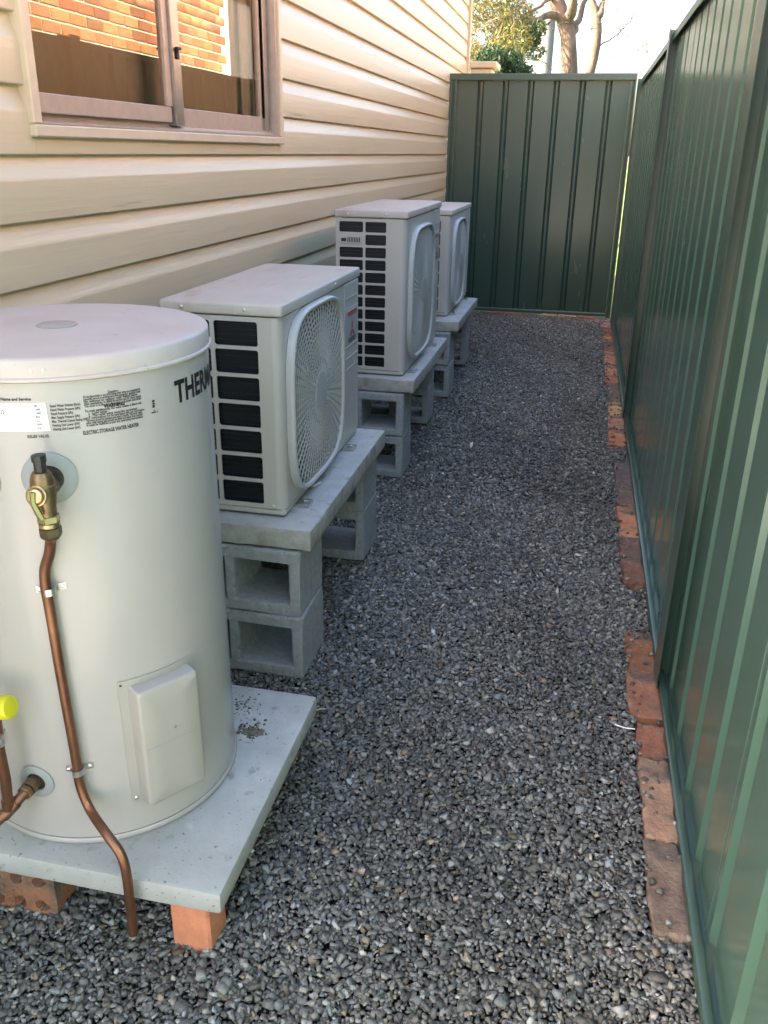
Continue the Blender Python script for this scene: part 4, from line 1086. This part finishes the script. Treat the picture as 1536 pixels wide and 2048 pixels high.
    mb = MB(); v = []; q = 64   # dark liner added behind the opening, painting the casing's inside as shaded
    for d_ in (-.0006, -.084):
        for k in range(q):
            cx, cz = sup(2 * PI * k / q, EX); v.append((d_, gy + cx * (ga + .004), gz + cz * (gb_ + .004)))
    mb.add(v, [(k, (k + 1) % q, q + (k + 1) % q, q + k) for k in range(q)]); ap(mb, 'inner_shade', M['dark'])
    # feet with bolts
    for yy in (.10, L_ - .16):
        for xx, sgn in ((.0, 1), (-D_, -1)):
            m_ = MB(); x1_ = xx + sgn * .034; a_, b_ = sorted((xx - sgn * .05, x1_))
            m_.bbox(a_, b_, yy - .022, yy + .022, .0, .0034, .001); 
            m_.box(*sorted((x1_ - sgn * .002, x1_)), yy - .022, yy + .022, .0036, .009)
            m_.box(*sorted((xx + sgn * .004, x1_ - sgn * .0021)), yy - .022, yy - .020, .0036, .008); m_.box(*sorted((xx + sgn * .004, x1_ - sgn * .0021)), yy + .020, yy + .022, .0036, .008)
            ft = ap(m_, 'foot', M['zinc']); q = MB(); q.rev([(.009, 0), (.009, .002)], (xx + sgn * .017, yy, .0036), n=16); q.rev([(.0065, .0021), (.0065, .007), (.004, .008)], (xx + sgn * .017, yy, .0036), n=6); q.rev([(.0035, .008), (.0035, .014)], (xx + sgn * .017, yy, .0036), n=10)
            q.build('bolt', M['brassdark'] if small else M['zinc'], ft, 30)
    if special:
        cq = cols[0]; zq0 = zbot + rp * (rows - 2) + gap / 2; zq1 = zq0 + rp - gap
        mb = MB(); mb.bbox(cq[0] + .004, cq[1] - .006, -.0035, -.0004, zq0 + .004, zq1 - .001, .001); pl = ap(mb, 'vent_plate', M['acwhite'])
        mb = MB()
        for k in range(8): mb.box(cq[0] + .033 + k * .0065, cq[0] + .0365 + k * .0065, -.0045, -.0036, zq0 + .010, zq1 - .010)
        mb.box(cq[0] + .008, cq[0] + .028, -.0045, -.0036, zq0 + .012, zq1 - .014)
        ap(mb, 'slot', M['rubber'], parent=pl)
    if logo:
        cyl_ = y1 + (L_ - y1) * .50
        bw0, bw1 = y1 + .014, L_ - .018; lz0, lz1 = .296 * sh, .385 * sh
        if small: lz0, lz1 = .335, .42
        mb = MB(); mb.bbox(.0017, .0032, bw0, bw1, lz0, lz1, .0006); bd = ap(mb, 'badge', M['badge'])
        def flat(V, F, yy, zz, m, name, dx=.0037):
            q = MB(); q.v = [(dx, yy + a, zz + b) for a, b in V]; q.f = F; q.m = [0] * len(F); return ap(q, name, m, parent=bd)
        V, F = text_mesh('INVERTER', .019, .0006, 'CENTER', .9); mw = max(p[0] for p in V) * 2; flat([(a * .105 / mw, b) for a, b in V], F, cyl_, lz1 - .016, M['red'], 'printed_word')
        s_ = .0125; hh = s_ * math.sqrt(3) / 2; V = []; F = []; oz = lz0 + .040; c0_ = (0, 0)
        for ang in (90, 210, 330):   # three lozenges meeting in the middle
            a = math.radians(ang); d1 = (math.cos(a - PI / 6), math.sin(a - PI / 6)); d2 = (math.cos(a + PI / 6), math.sin(a + PI / 6)); n_ = len(V); s2 = .0205
            V += [(0, 0), (d1[0] * s2, d1[1] * s2), ((d1[0] + d2[0]) * s2, (d1[1] + d2[1]) * s2), (d2[0] * s2, d2[1] * s2)]; F.append((n_, n_ + 1, n_ + 2, n_ + 3))
        k = .0205; V = [(a * .82, b * .82) for a, b in V]
        flat(V, F, cyl_, lz0 + .0335, M['red'], 'printed_emblem')
        V, F = text_mesh('MITSUBISHI\nELECTRIC', .0115, .0005, 'CENTER', .95); mw = max(p[0] for p in V) * 2; flat([(a * .092 / mw, b * .62) for a, b in V], F, cyl_, lz0 + .0085, M['print'], 'printed_name')
    return u
outdoor_unit('nearest ivory outdoor unit, right behind the water heater, with red emblem badge', (-.640, 1.859, .4155), .722, .283, .515, 7, [(-.262, -.170), (-.160, -.055)], .262, .256, .236, .230, .478, .022 + .006)
outdoor_unit('tall middle ivory outdoor unit with twelve rows of side openings', (-.643, 3.353, .4155), .80, .276, .628, 12, [(-.262, -.169), (-.160, -.079)], .318, .298, .270, .264, .590, .030, special=True)
outdoor_unit('farthest and smallest ivory outdoor unit, close to the end fence', (-.676, 4.763, .4155), .79, .283, .553, 7, [(-.262, -.170), (-.160, -.055)], .302, .262, .236, .234, .505, .028, small=True, logo=False)

# ------------------------------------------------------------------ SMALL LITTER
c_ = [onz(a, b, .012) for a, b in ((1230, 1449), (1248, 1455), (1262, 1457), (1270, 1458))]
mb = MB(); mb.tube(smooth_path(c_, 3), .0016, 6); mb.build('cable_tie', M['sticker'], label='white plastic strip lying on the gravel beside the edging bricks', cat='cable tie')
x, y, _ = onz(943, 890, .012)
V, F, C = rocks(np.array([x]), np.array([y]), np.array([.012]), np.array([.011]), ico(), 77); C[:, :3] = (.75, .68, .58)
link('pebble', npmesh('pebble', [(V, F, C)], M['stone']), label='single whitish pebble lying in the middle of the dark gravel', cat='pebble')
a_ = Vector(onz(632, 1421, .014)); b_ = Vector(onz(652, 1418, .016)); mb = MB(); mb.tube([a_, (a_ + b_) / 2 + Vector((0, 0, .003)), b_], [.002, .0022, .001], 6)
mb.build('twig', mat('dry_twig', (.5, .38, .25), .8), label='dry pale twig on the gravel beside the heater slab corner', cat='twig')
a_ = Vector(onz(622, 974, .418)); b_ = Vector(onz(641, 966, .418)); d = (b_ - a_); sdv = Vector((-d.y, d.x, 0)).normalized() * .004
mb = MB(); mb.add([a_ - sdv, b_ - sdv, b_ + sdv, a_ + sdv, (a_ - sdv) + Vector((0, 0, .0015)), (b_ - sdv) + Vector((0, 0, .0035)), (b_ + sdv) + Vector((0, 0, .004)), (a_ + sdv) + Vector((0, 0, .0015))],
                  [(3, 2, 1, 0), (4, 5, 6, 7), (0, 1, 5, 4), (1, 2, 6, 5), (2, 3, 7, 6), (3, 0, 4, 7)]); mb.build('paper_scrap', M['sticker'], label='small white scrap on the slab in front of the nearest unit grille', cat='scrap')
lr = random.Random(4)
lf = [(860, 1690, 'small dry tan leaf on the gravel in the middle foreground'), (1188, 1675, 'pale straw coloured leaf on the gravel near the pale pinkish brick')]
for (px_, py_, lab) in lf:
    x, y, z = onz(px_, py_, .013); th = lr.uniform(0, 6); m_ = MB(); L_ = .014; pts = []
    for t, w_ in ((0, 0), (.25, .0035), (.5, .005), (.75, .0035), (1, 0)):
        pts.append((t * L_, w_, .002 * math.sin(t * 3)))
    vv_ = [(p[0], p[1], p[2]) for p in pts] + [(p[0], -p[1], p[2] + .0012) for p in pts[1:-1]] + [(p[0], 0, p[2] - .001) for p in pts[1:-1]]
    ff = [(0, 1, 8), (1, 2, 9, 8), (2, 3, 10, 9), (3, 4, 10), (0, 8, 5), (8, 9, 6, 5), (9, 10, 7, 6), (10, 4, 7)]
    m_.add(vv_, ff); m_.build('leaf', mat('dry_leaf', (.42, .33, .18), .7), label=lab, cat='leaf', loc=(x, y, z), rot=(0, 0, th))

# the tank leans very slightly towards the house
heater.rotation_euler.y = -.0060
